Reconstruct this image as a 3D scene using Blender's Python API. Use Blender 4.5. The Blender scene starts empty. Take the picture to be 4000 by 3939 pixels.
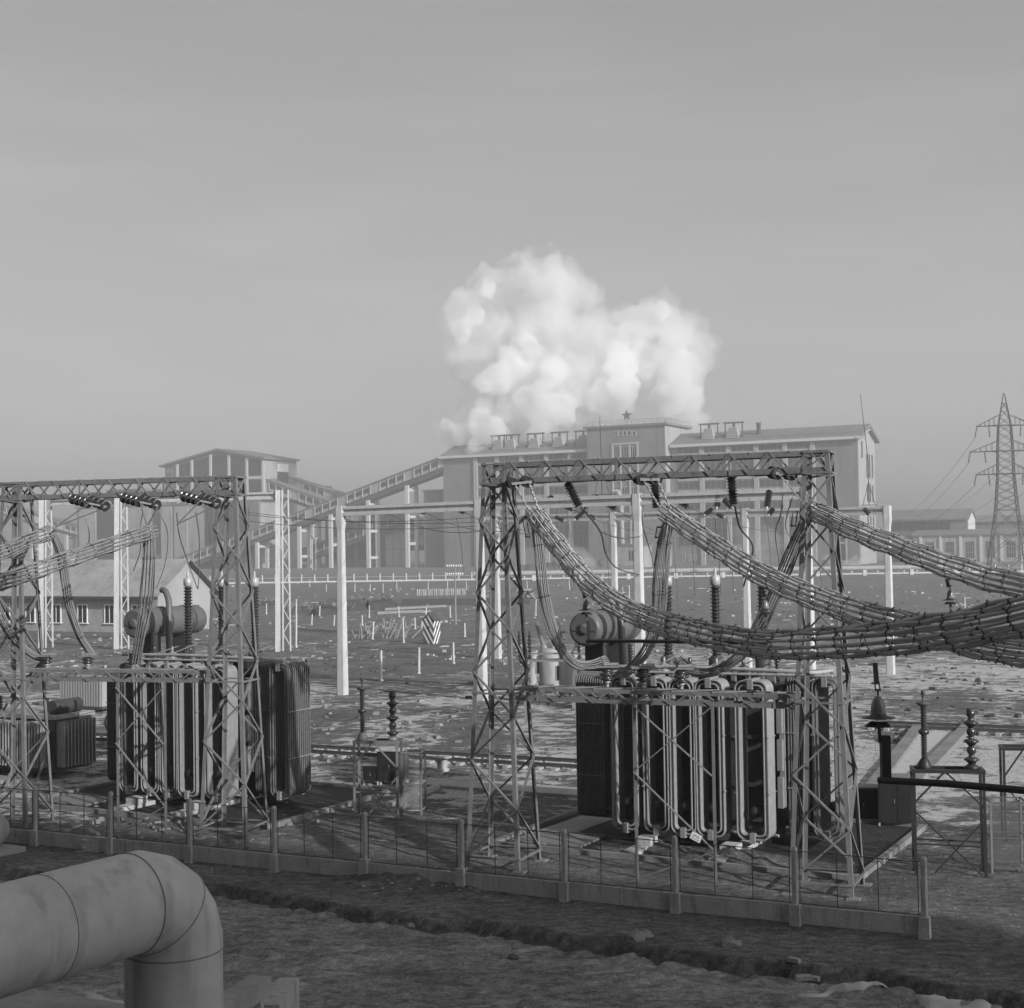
import bpy, math, random
from mathutils import Vector, Matrix, noise
random.seed(7)
S = bpy.context.scene
COL = S.collection
R = math.radians

# ------------------------------------------------------------------ camera
W0, H0, F0 = 4000.0, 3939.0, 5700.0
CAM = Vector((0, 0, 9.5))
PITCH = math.atan(165 / F0)
ROLL = 0.015
Rv = Vector((1, 0, 0)); Uv = Vector((0, -math.sin(PITCH), math.cos(PITCH))); Fv = Vector((0, math.cos(PITCH), math.sin(PITCH)))
CR = Rv * math.cos(ROLL) - Uv * math.sin(ROLL)
CU = Rv * math.sin(ROLL) + Uv * math.cos(ROLL)
cd = bpy.data.cameras.new("camera"); cam = bpy.data.objects.new("camera", cd); COL.objects.link(cam)
m = Matrix((CR, CU, -Fv)).transposed().to_4x4(); m.translation = CAM
cam.matrix_world = m
cd.sensor_fit = 'HORIZONTAL'; cd.sensor_width = 36; cd.lens = 36 * F0 / W0
cd.clip_start = 0.3; cd.clip_end = 9000
S.camera = cam

# ------------------------------------------------------------------ world, sun, exposure
SUN = Vector((0.66, -0.75, 0)).normalized(); ELEV = R(23)
SV = Vector((SUN.x * math.cos(ELEV), SUN.y * math.cos(ELEV), math.sin(ELEV)))
w = bpy.data.worlds.new("World"); S.world = w; w.use_nodes = True
nt = w.node_tree; nt.nodes.clear()
sky = nt.nodes.new('ShaderNodeTexSky'); sky.sky_type = 'NISHITA'; sky.sun_disc = False
sky.sun_elevation = ELEV; sky.sun_rotation = math.atan2(SUN.x, SUN.y); sky.dust_density = 3.0; sky.air_density = 1.0
bw = nt.nodes.new('ShaderNodeRGBToBW'); bg = nt.nodes.new('ShaderNodeBackground'); wo = nt.nodes.new('ShaderNodeOutputWorld')
bg.inputs[1].default_value = 0.095
tcw = nt.nodes.new('ShaderNodeTexCoord'); mpw = nt.nodes.new('ShaderNodeMapping'); mpw.inputs['Scale'].default_value = (1.2, 1.2, 9.0); mpw.inputs['Rotation'].default_value = (0.05, 0.12, 0)
nzw = nt.nodes.new('ShaderNodeTexNoise'); nzw.inputs['Scale'].default_value = 2.6; nzw.inputs['Detail'].default_value = 7; nzw.inputs['Roughness'].default_value = .55; nzw.inputs['Distortion'].default_value = .4
mrw = nt.nodes.new('ShaderNodeMapRange'); mrw.inputs[1].default_value = .42; mrw.inputs[2].default_value = .75; mrw.inputs[3].default_value = 1.0; mrw.inputs[4].default_value = 1.14
mxw = nt.nodes.new('ShaderNodeMath'); mxw.operation = 'MULTIPLY'; adw = nt.nodes.new('ShaderNodeMath'); adw.operation = 'ADD'; adw.inputs[1].default_value = 0.85
nt.links.new(tcw.outputs['Generated'], mpw.inputs[0]); nt.links.new(mpw.outputs[0], nzw.inputs['Vector']); nt.links.new(nzw.outputs[0], mrw.inputs[0])
nt.links.new(sky.outputs[0], bw.inputs[0]); nt.links.new(bw.outputs[0], adw.inputs[0]); nt.links.new(adw.outputs[0], mxw.inputs[0]); nt.links.new(mrw.outputs[0], mxw.inputs[1]); nt.links.new(mxw.outputs[0], bg.inputs[0]); nt.links.new(bg.outputs[0], wo.inputs[0])
ld = bpy.data.lights.new("sun", 'SUN'); ld.energy = 4.9; ld.angle = R(0.6); ld.color = (1, 1, 1)
sun = bpy.data.objects.new("sun", ld); COL.objects.link(sun)
sun.rotation_euler = SV.to_track_quat('Z', 'Y').to_euler()
S.view_settings.view_transform = 'Standard'; S.view_settings.look = 'None'
S.view_settings.exposure = 0.08; S.view_settings.gamma = 1.0
S.cycles.volume_bounces = 12
S.cycles.max_bounces = 12
S.cycles.transparent_max_bounces = 16
S.cycles.use_denoising = True
S.cycles.volume_step_rate = 2.0

# ------------------------------------------------------------------ pixel helpers (only used to find real-world places)
def ray(px, py):
    return Fv * F0 + CR * (px - W0 / 2) - CU * (py - H0 / 2)
def at(px, py, Y):
    d = ray(px, py); return CAM + d * (Y / d.y)
def gnd(px, py, z=0.0):
    d = ray(px, py); return CAM + d * ((z - CAM.z) / d.z)
def hz(px): return 2134.5 - 0.015 * (px - 2000)

# ------------------------------------------------------------------ materials
def mat(name, v, rough=0.8, var=0.15, scale=3.0, metal=0.0, bump=0.0, bscale=None, stain=0.0, spec=0.3):
    M = bpy.data.materials.new(name); M.use_nodes = True
    n = M.node_tree.nodes; l = M.node_tree.links; b = n['Principled BSDF']
    b.inputs['Roughness'].default_value = rough; b.inputs['Metallic'].default_value = metal
    b.inputs['Specular IOR Level'].default_value = spec
    tc = n.new('ShaderNodeTexCoord')
    t = n.new('ShaderNodeTexNoise'); t.inputs['Scale'].default_value = scale; t.inputs['Detail'].default_value = 6; t.inputs['Roughness'].default_value = 0.65
    l.new(tc.outputs['Object'], t.inputs['Vector'])
    mr = n.new('ShaderNodeMapRange'); mr.inputs[1].default_value = 0.25; mr.inputs[2].default_value = 0.75
    mr.inputs[3].default_value = v * (1 - var); mr.inputs[4].default_value = v * (1 + var)
    l.new(t.outputs[0], mr.inputs[0]); out = mr.outputs[0]
    if stain:
        t2 = n.new('ShaderNodeTexNoise'); t2.inputs['Scale'].default_value = scale * 4; t2.inputs['Detail'].default_value = 8
        mp = n.new('ShaderNodeMapping'); mp.inputs['Scale'].default_value = (1, 1, 0.12)
        l.new(tc.outputs['Object'], mp.inputs[0]); l.new(mp.outputs[0], t2.inputs['Vector'])
        m2 = n.new('ShaderNodeMapRange'); m2.inputs[1].default_value = 0.52; m2.inputs[2].default_value = 0.7; m2.inputs[3].default_value = 1; m2.inputs[4].default_value = 1 - stain
        l.new(t2.outputs[0], m2.inputs[0])
        mu = n.new('ShaderNodeMath'); mu.operation = 'MULTIPLY'; l.new(out, mu.inputs[0]); l.new(m2.outputs[0], mu.inputs[1]); out = mu.outputs[0]
    l.new(out, b.inputs['Base Color'])
    if bump:
        t3 = n.new('ShaderNodeTexNoise'); t3.inputs['Scale'].default_value = bscale or scale * 6; t3.inputs['Detail'].default_value = 8
        l.new(tc.outputs['Object'], t3.inputs['Vector'])
        bp = n.new('ShaderNodeBump'); bp.inputs['Strength'].default_value = bump; bp.inputs['Distance'].default_value = 0.05
        l.new(t3.outputs[0], bp.inputs['Height']); l.new(bp.outputs[0], b.inputs['Normal'])
    return M

M_STEEL = mat('painted_steel', 0.175, 0.55, 0.22, 2.5, stain=0.25)
M_STEELD = mat('dark_steel', 0.07, 0.5, 0.3, 4)
M_BLACK = mat('black_pipe_paint', 0.028, 0.45, 0.3, 5)
M_CONC = mat('fence_concrete', 0.42, 0.9, 0.2, 2.0, bump=0.5, bscale=18, stain=0.3)
M_CONCW = mat('white_concrete', 0.50, 0.85, 0.10, 1.5, bump=0.25, bscale=10, stain=0.18)
M_CONCM = mat('kerb_concrete', 0.33, 0.9, 0.2, 1.2, bump=0.4, stain=0.2)
M_PIPE = mat('pipe_cladding', 0.54, 0.62, 0.22, 1.1, bump=0.25, bscale=3, stain=0.28)
M_SEAM = mat('weld_seam', 0.26, 0.7, 0.2, 10)
M_RADSHADE = mat('shaded_radiator_paint', 0.125, 0.5, 0.2, 5)  # darker copy of the radiator paint: own shade of the end banks
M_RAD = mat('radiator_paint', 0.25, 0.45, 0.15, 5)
M_TANK = mat('tank_paint', 0.055, 0.5, 0.2, 1.2, stain=0.3)
M_CONS = mat('conservator_paint', 0.12, 0.42, 0.12, 0.8, stain=0.15)
M_PORC = mat('brown_porcelain', 0.035, 0.22, 0.2, 5, spec=0.6)
M_PORCL = mat('grey_porcelain', 0.2, 0.3, 0.2, 5, spec=0.6)
M_METAL = mat('bright_fitting', 0.4, 0.5, 0.2, 6, metal=0.2)
M_ALUR = mat('lifted_conductor', 0.46, 0.6, 0.2, 3)  # paler copy: lost light on the shaded right bundles put into the colour
M_ALU = mat('aluminium_conductor', 0.22, 0.55, 0.2, 3, metal=0.0)
M_CLAMP = mat('clamp_iron', 0.085, 0.6, 0.3, 6)
M_WIRE = mat('wire_grey', 0.10, 0.6, 0.1, 2)
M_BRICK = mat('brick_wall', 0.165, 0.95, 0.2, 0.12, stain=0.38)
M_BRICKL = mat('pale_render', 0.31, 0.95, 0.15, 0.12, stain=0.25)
M_WINB = mat('factory_glass', 0.025, 0.5, 0.8, 0.25, spec=0.3)
M_DARKW = mat('dark_opening', 0.02, 0.6, 0.3, 1)
M_ROOF = mat('roof_felt', 0.15, 0.9, 0.25, 0.1)
M_SNOWROOF = mat('snowy_roof', 0.30, 0.95, 0.25, 0.35, stain=0.25)
M_WOOD = mat('weathered_wood', 0.22, 0.9, 0.3, 3)
M_WHITE = mat('white_paint', 0.75, 0.6, 0.08, 4)
M_STRIPED = mat('black_paint', 0.10, 0.7, 0.2, 3)
M_CAB = mat('cabinet_paint', 0.022, 0.5, 0.2, 2, stain=0.2)
M_PIT = mat('pit_concrete', 0.2, 0.9, 0.3, 1.0, bump=0.4, stain=0.3)
M_GRAVEL = mat('dark_gravel', 0.03, 0.8, 0.5, 2.5, bump=1.0, bscale=12)  # near-black gravel for the pit floor
M_RAIL = mat('rail_steel', 0.07, 0.5, 0.3, 3)
M_STONE = mat('stone', 0.2, 0.95, 0.3, 3, bump=0.5)
M_EARTH = mat('heap_earth', 0.055, 0.95, 0.4, 1.5, bump=0.6)
M_SNOW = mat('old_snow', 0.42, 0.9, 0.15, 2, bump=0.4)

# ------------------------------------------------------------------ mesh builder
ROOTM = {}
def rootmat(o):
    while o.parent is not None: o = o.parent
    return ROOTM.get(o.name)
class MB:
    def __init__(s): s.v = []; s.f = []; s.sm = []
    def add(s, vs, fs, smooth=False):
        b = len(s.v); s.v += [Vector(p) for p in vs]
        for f in fs: s.f.append([i + b for i in f]); s.sm.append(smooth)
        return s
    def box(s, c, d, rz=0.0, taper=1.0):
        c = Vector(c); hx, hy, hz_ = d[0] / 2, d[1] / 2, d[2] / 2
        ca, sa = math.cos(rz), math.sin(rz); P = []
        for z, k in ((-hz_, 1.0), (hz_, taper)):
            for x, y in ((-hx, -hy), (hx, -hy), (hx, hy), (-hx, hy)):
                x *= k; y *= k; P.append(c + Vector((x * ca - y * sa, x * sa + y * ca, z)))
        return s.add(P, [(3, 2, 1, 0), (4, 5, 6, 7), (0, 1, 5, 4), (1, 2, 6, 5), (2, 3, 7, 6), (3, 0, 4, 7)])
    def b2(s, a, b):
        a = Vector(a); b = Vector(b)
        return s.box((a + b) / 2, [abs(b[i] - a[i]) for i in range(3)])
    def bar(s, p, q, a, b=None, ref=(0, 0, 1)):
        b = a if b is None else b; p = Vector(p); q = Vector(q); t = (q - p)
        if t.length < 1e-6: return s
        t.normalize(); r = Vector(ref)
        if abs(t.dot(r)) > 0.95: r = Vector((0, 1, 0))
        x = t.cross(r).normalized() * (a / 2); y = x.cross(t).normalized() * (b / 2)
        P = [e + x * i + y * j for e in (p, q) for i, j in ((-1, -1), (1, -1), (1, 1), (-1, 1))]
        return s.add(P, [(0, 1, 2, 3), (7, 6, 5, 4), (4, 5, 1, 0), (5, 6, 2, 1), (6, 7, 3, 2), (7, 4, 0, 3)])
    def angle(s, p, q, wd, t, d1, d2):          # L-section: flanges along d1 and d2
        p = Vector(p); q = Vector(q); d1 = Vector(d1).normalized(); d2 = Vector(d2).normalized()
        ax = (q - p).normalized()
        for a, b in ((d1, d2), (d2, d1)):
            off = 0.0 if a is d1 else t + 0.001
            P = [e + a * u + b * v_ for e in (p, q) for u, v_ in ((off, 0), (wd, 0), (wd, t), (off, t))]
            s.add(P, [(0, 1, 2, 3), (7, 6, 5, 4), (4, 5, 1, 0), (5, 6, 2, 1), (6, 7, 3, 2), (7, 4, 0, 3)])
        return s
    def tube(s, pts, r, n=8, closed=False, cap=True, smooth=True):
        pts = [Vector(p) for p in pts]; N = len(pts); rs = r if isinstance(r, (list, tuple)) else [r] * N
        T = []
        for i in range(N):
            if closed: t = pts[(i + 1) % N] - pts[(i - 1) % N]
            else: t = pts[min(i + 1, N - 1)] - pts[max(i - 1, 0)]
            T.append(t.normalized() if t.length > 1e-9 else Vector((0, 0, 1)))
        ref = Vector((0, 0, 1)) if abs(T[0].z) < 0.9 else Vector((1, 0, 0))
        x = T[0].cross(ref).normalized(); P = []
        for i in range(N):
            x = (x - T[i] * x.dot(T[i])).normalized(); y = T[i].cross(x)
            for k in range(n):
                a = 2 * math.pi * k / n; P.append(pts[i] + (x * math.cos(a) + y * math.sin(a)) * rs[i])
        F = []
        for i in range(N if closed else N - 1):
            j = (i + 1) % N
            for k in range(n):
                k2 = (k + 1) % n; F.append((i * n + k, i * n + k2, j * n + k2, j * n + k))
        s.add(P, F, smooth)
        if cap and not closed:
            s.add(P[:n], [tuple(reversed(range(n)))]); s.add(P[-n:], [tuple(range(n))])
        return s
    def lathe(s, base, prof, n=16, axis=(0, 0, 1), smooth=True):   # prof: [(r, h)]
        base = Vector(base); ax = Vector(axis).normalized()
        ref = Vector((1, 0, 0)) if abs(ax.x) < 0.9 else Vector((0, 1, 0))
        x = ax.cross(ref).normalized(); y = ax.cross(x); P = []
        for r_, h in prof:
            for k in range(n):
                a = 2 * math.pi * k / n; P.append(base + ax * h + (x * math.cos(a) + y * math.sin(a)) * max(r_, 1e-4))
        F = []
        for i in range(len(prof) - 1):
            for k in range(n):
                k2 = (k + 1) % n; F.append((i * n + k, i * n + k2, (i + 1) * n + k2, (i + 1) * n + k))
        s.add(P, F, smooth)
        s.add(P[:n], [tuple(reversed(range(n)))]); s.add(P[-n:], [tuple(range(n))])
        return s
    def prism(s, poly, y0, y1):                 # poly in (x,z), extruded along y
        n = len(poly)
        P = [Vector((x, y0, z)) for x, z in poly] + [Vector((x, y1, z)) for x, z in poly]
        F = [tuple(range(n)), tuple(reversed(range(n, 2 * n)))] + [(i, i + n, (i + 1) % n + n, (i + 1) % n) for i in range(n)]
        return s.add(P, F)
    def prismx(s, poly, x0, x1):                # poly in (y,z), extruded along x
        n = len(poly)
        P = [Vector((x0, y, z)) for y, z in poly] + [Vector((x1, y, z)) for y, z in poly]
        F = [tuple(reversed(range(n))), tuple(range(n, 2 * n))] + [((i + 1) % n, (i + 1) % n + n, i + n, i) for i in range(n)]
        return s.add(P, F)
    def build(s, name, M, parent=None, world=False):
        vs = s.v
        if world and parent is not None:
            mi = rootmat(parent).inverted(); vs = [mi @ p for p in vs]
        me = bpy.data.meshes.new(name); me.from_pydata([tuple(p) for p in vs], [], s.f)
        me.polygons.foreach_set('use_smooth', s.sm)
        me.materials.append(M); me.validate(); me.update()
        o = bpy.data.objects.new(name, me); COL.objects.link(o)
        if parent is not None: o.parent = parent
        return o

def tag(o, label=None, cat=None, group=None, kind=None):
    if label: o['label'] = label
    if cat: o['category'] = cat
    if group: o['group'] = group
    if kind: o['kind'] = kind
    return o
def thing(name, label, cat, loc=(0, 0, 0), rz=0.0, group=None):
    o = bpy.data.objects.new(name, None); COL.objects.link(o)
    o.location = loc; o.rotation_euler = (0, 0, rz); o.empty_display_size = 0.3
    ROOTM[o.name] = Matrix.Translation(Vector(loc)) @ Matrix.Rotation(rz, 4, 'Z')
    return tag(o, label, cat, group)
def copy_tree(o, loc=None, rz=None, label=None, parent=None):
    c = o.copy(); COL.objects.link(c); c.parent = parent
    if loc is not None: c.location = loc
    if rz is not None: c.rotation_euler = (0, 0, rz)
    if label: c['label'] = label
    for ch in [k for k in bpy.data.objects if k.parent == o]: copy_tree(ch, parent=c)
    return c

def lerp(a, b, t): return a + (b - a) * t
def catm(pts, n=8):                             # Catmull-Rom through points
    P = [Vector(p) for p in pts]; P = [P[0] * 2 - P[1]] + P + [P[-1] * 2 - P[-2]]; out = []
    for i in range(1, len(P) - 2):
        for k in range(n):
            t = k / n; a, b, c, d = P[i - 1], P[i], P[i + 1], P[i + 2]
            out.append(0.5 * ((2 * b) + (c - a) * t + (2 * a - 5 * b + 4 * c - d) * t * t + (3 * b - a - 3 * c + d) * t ** 3))
    out.append(P[-2]); return out

# ------------------------------------------------------------------ ground
BANK = [(-900, 3330), (300, 3420), (780, 3445), (1000, 3482), (1200, 3513), (1345, 3534), (1526, 3566), (1707, 3590), (1823, 3585), (1924, 3605), (2141, 3636), (2358, 3670), (2597, 3705), (2849, 3735), (3198, 3770), (3470, 3795), (3664, 3837), (3974, 3880), (4800, 3960)]
BK = [gnd(*p) for p in BANK]
def bank_d(x, y):
    for i in range(len(BK) - 1):
        a, b = BK[i], BK[i + 1]
        if a.x <= x <= b.x:
            t = (x - a.x) / (b.x - a.x); return y - lerp(a.y, b.y, t)
    return 9.0
MOUNDS = [(gnd(1650, 3450), 2.2, 0.9, 0.35), (gnd(2700, 3345), 2.6, 0.8, 0.22), (gnd(2950, 3370), 2.0, 0.7, 0.2), (gnd(1420, 2360), 9, 4, 1.5), (gnd(1180, 2380), 8, 4, 1.2), (gnd(2230, 2225), 25, 12, 4.5)]
def gh(x, y):
    n1 = noise.noise((x * 0.11, y * 0.11, 3.1)); n2 = noise.noise((x * 0.6, y * 0.6, 1.7)); n3 = noise.noise((x * 2.3, y * 2.3, 8.2)); n4 = noise.noise((x * 5.1, y * 5.1, 2.2))
    d = bank_d(x, y)
    amp = 1.0 if d < 0 else 0.45
    if y > 120: amp = 1.0
    z = 0.05 * n1 + amp * (0.05 * n2 + 0.05 * n3 + 0.035 * n4)
    if y < 60:
        jag = 0.35 * noise.noise((x * 1.1, y * 1.1, 5)) + 0.2 * noise.noise((x * 3.1, y * 3.1, 9))
        dd = d + jag
        if dd < 0: z -= min(1.0, -dd / 0.25) * 0.16          # lower track
        if -0.75 < dd < 0.0: z -= (0.26 + .12 * n2 + .16 * n3) * math.sin(math.pi * (-dd / 0.75))
        if -1.3 < dd < -0.75: z += (0.12 + .15 * n3) * math.sin(math.pi * ((-dd - 0.75) / 0.55)) * (0.6 + n2)
        if dd < -1.4: z += 0.05 * math.sin((x * 0.46 + y * 0.9) * 5.0 + 2 * n1) * 0.5
    for c, a, b, h in MOUNDS:
        u = ((x - c.x) * 0.883 - (y - c.y) * 0.469) / a; v = ((x - c.x) * 0.469 + (y - c.y) * 0.883) / b
        q = u * u + v * v
        if q < 6: z += h * math.exp(-q) * (1 + 0.6 * n3 + 0.4 * n2)
    return z
def axis_pts(lo, hi, dlo, dhi, step, g):
    a = []; x = dlo
    while x <= dhi: a.append(x); x += step
    s_ = step; x = dhi
    while x < hi: s_ *= g; x += s_; a.append(min(x, hi))
    s_ = step; x = dlo; b = []
    while x > lo: s_ *= g; x -= s_; b.append(max(x, lo))
    return list(reversed(b)) + a
xs = axis_pts(-5000, 5000, -20, 20, 0.22, 1.055); ys = axis_pts(-60, 6000, 26, 62, 0.2, 1.035)
vs = []; snow = []; dark = []; light_lift = []
for y in ys:
    for x in xs:
        z = gh(x, y) if abs(x) < 400 and y < 900 else 0.0
        vs.append((x, y, z))
        big = noise.noise((x * 0.045, y * 0.03, 12)); mid_ = noise.noise((x * 0.25, y * 0.16, 4))
        d = bank_d(x, y) if y < 62 else 9
        s_ = 0.0
        if y > 47: s_ = min(1, (y - 47) / 8)
        if y > 100: s_ = max(0.25, 1 - (y - 100) / 80)
        s_ = s_ * (0.62 + 1.0 * big + 0.7 * mid_)
        if y < 47: s_ = 0.10 + 0.35 * mid_ + 0.3 * big
        if x > 11 and 45 < y < 110: s_ += 0.25
        if y < 44 and d > -0.2: s_ -= 0.25
        if y < 34 and x < -2: s_ += 0.05
        snow.append(max(0, min(1, s_)))
        dk = 0.0
        if y < 60:
            jag = 0.35 * noise.noise((x * 1.1, y * 1.1, 5)) + 0.2 * noise.noise((x * 3.1, y * 3.1, 9)); dd = d + jag
            if -0.85 < dd < 0.05: dk = 1.0  # ditch shade put into the colour, along with darker dug soil
            elif 0.05 <= dd < 2.4: dk = 0.35
        dark.append(dk); light_lift.append(1.0 if y < 62 and d < -.7 else .5 if y < 62 and d < 2.5 else .15 if y < 50 and d < 8 else min(.3, (y - 50) / 500))  # soil lightened for weak sky light on the track and haze far off
nx, ny = len(xs), len(ys)
fs = [(j * nx + i, j * nx + i + 1, (j + 1) * nx + i + 1, (j + 1) * nx + i) for j in range(ny - 1) for i in range(nx - 1)]
me = bpy.data.meshes.new('ground'); me.from_pydata(vs, [], fs)
me.polygons.foreach_set('use_smooth', [True] * len(fs))
at1 = me.attributes.new('snow', 'FLOAT', 'POINT'); at1.data.foreach_set('value', snow)
at3 = me.attributes.new('light_lift', 'FLOAT', 'POINT'); at3.data.foreach_set('value', light_lift)
at2 = me.attributes.new('ditch_shade_soil', 'FLOAT', 'POINT'); at2.data.foreach_set('value', dark)
def ground_mat():
    M = bpy.data.materials.new('soil_and_snow'); M.use_nodes = True; n = M.node_tree.nodes; l = M.node_tree.links; b = n['Principled BSDF']
    b.inputs['Roughness'].default_value = 0.95; b.inputs['Specular IOR Level'].default_value = 0.15
    tc = n.new('ShaderNodeTexCoord')
    def nz(sc, det=8, rough=0.6, mp=None):
        t = n.new('ShaderNodeTexNoise'); t.inputs['Scale'].default_value = sc; t.inputs['Detail'].default_value = det; t.inputs['Roughness'].default_value = rough
        if mp:
            k = n.new('ShaderNodeMapping'); k.inputs['Scale'].default_value = mp; k.inputs['Rotation'].default_value = (0, 0, R(27)); l.new(tc.outputs['Object'], k.inputs[0]); l.new(k.outputs[0], t.inputs['Vector'])
        else: l.new(tc.outputs['Object'], t.inputs['Vector'])
        return t.outputs[0]
    def rng(i, a, b_, c, d):
        r_ = n.new('ShaderNodeMapRange'); r_.inputs[1].default_value = a; r_.inputs[2].default_value = b_; r_.inputs[3].default_value = c; r_.inputs[4].default_value = d; l.new(i, r_.inputs[0]); return r_.outputs[0]
    def mth(op, a, b_):
        k = n.new('ShaderNodeMath'); k.operation = op
        for i, q in enumerate((a, b_)):
            if isinstance(q, (int, float)): k.inputs[i].default_value = q
            else: l.new(q, k.inputs[i])
        return k.outputs[0]
    A = n.new('ShaderNodeAttribute'); A.attribute_name = 'snow'; B = n.new('ShaderNodeAttribute'); B.attribute_name = 'ditch_shade_soil'
    soil = mth('MULTIPLY', rng(nz(0.35), 0.3, 0.7, 0.06, 0.12), rng(nz(4.5, 10, 0.75), 0.3, 0.7, 0.6, 1.5))
    soil = mth('MULTIPLY', soil, rng(nz(28, 4, 0.7), 0.3, 0.7, 0.7, 1.3))
    C_ = n.new('ShaderNodeAttribute'); C_.attribute_name = 'light_lift'
    soil = mth('MULTIPLY', soil, rng(B.outputs['Fac'], 0, 1, 1.0, 0.55)); soil = mth('MULTIPLY', soil, rng(C_.outputs['Fac'], 0, 1, 1.0, 2.2)); soil = mth('MULTIPLY', soil, rng(nz(3, 8, 0.65, (0.7, 1.5, 1)), 0.35, 0.65, 0.6, 1.5))
    grass = rng(nz(14, 6, 0.8, (1, 0.35, 1)), 0.35, 0.7, 0.8, 1.5)
    soil = mth('MULTIPLY', soil, grass)
    pat = mth('ADD', mth('MULTIPLY', nz(0.9, 10, 0.72, (0.8, 1.1, 1)), 1.0), mth('MULTIPLY', mth('SUBTRACT', nz(7, 8, 0.75, (0.6, 1.3, 1)), 0.5), 0.35))
    thr = rng(A.outputs['Fac'], 0, 1, 0.635, 0.40)
    diff = mth('SUBTRACT', pat, thr)
    msk = rng(diff, -0.005, 0.045, 0, 1)
    sn = rng(nz(3, 8), 0.3, 0.7, 0.34, 0.55)
    mx = n.new('ShaderNodeMix'); mx.data_type = 'FLOAT'; l.new(msk, mx.inputs[0]); l.new(soil, mx.inputs[2]); l.new(sn, mx.inputs[3])
    l.new(mx.outputs[0], b.inputs['Base Color'])
    bp = n.new('ShaderNodeBump'); bp.inputs['Strength'].default_value = 0.75; bp.inputs['Distance'].default_value = 0.12
    hh = mth('ADD', mth('MULTIPLY', nz(6, 10, 0.75), 1.0), mth('MULTIPLY', msk, 0.35))
    l.new(hh, bp.inputs['Height']); l.new(bp.outputs[0], b.inputs['Normal'])
    return M
M_GROUND = ground_mat(); me.materials.append(M_GROUND)
g_o = bpy.data.objects.new('ground', me); COL.objects.link(g_o); g_o['kind'] = 'structure'

def gz(x, y): return gh(x, y)

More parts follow.
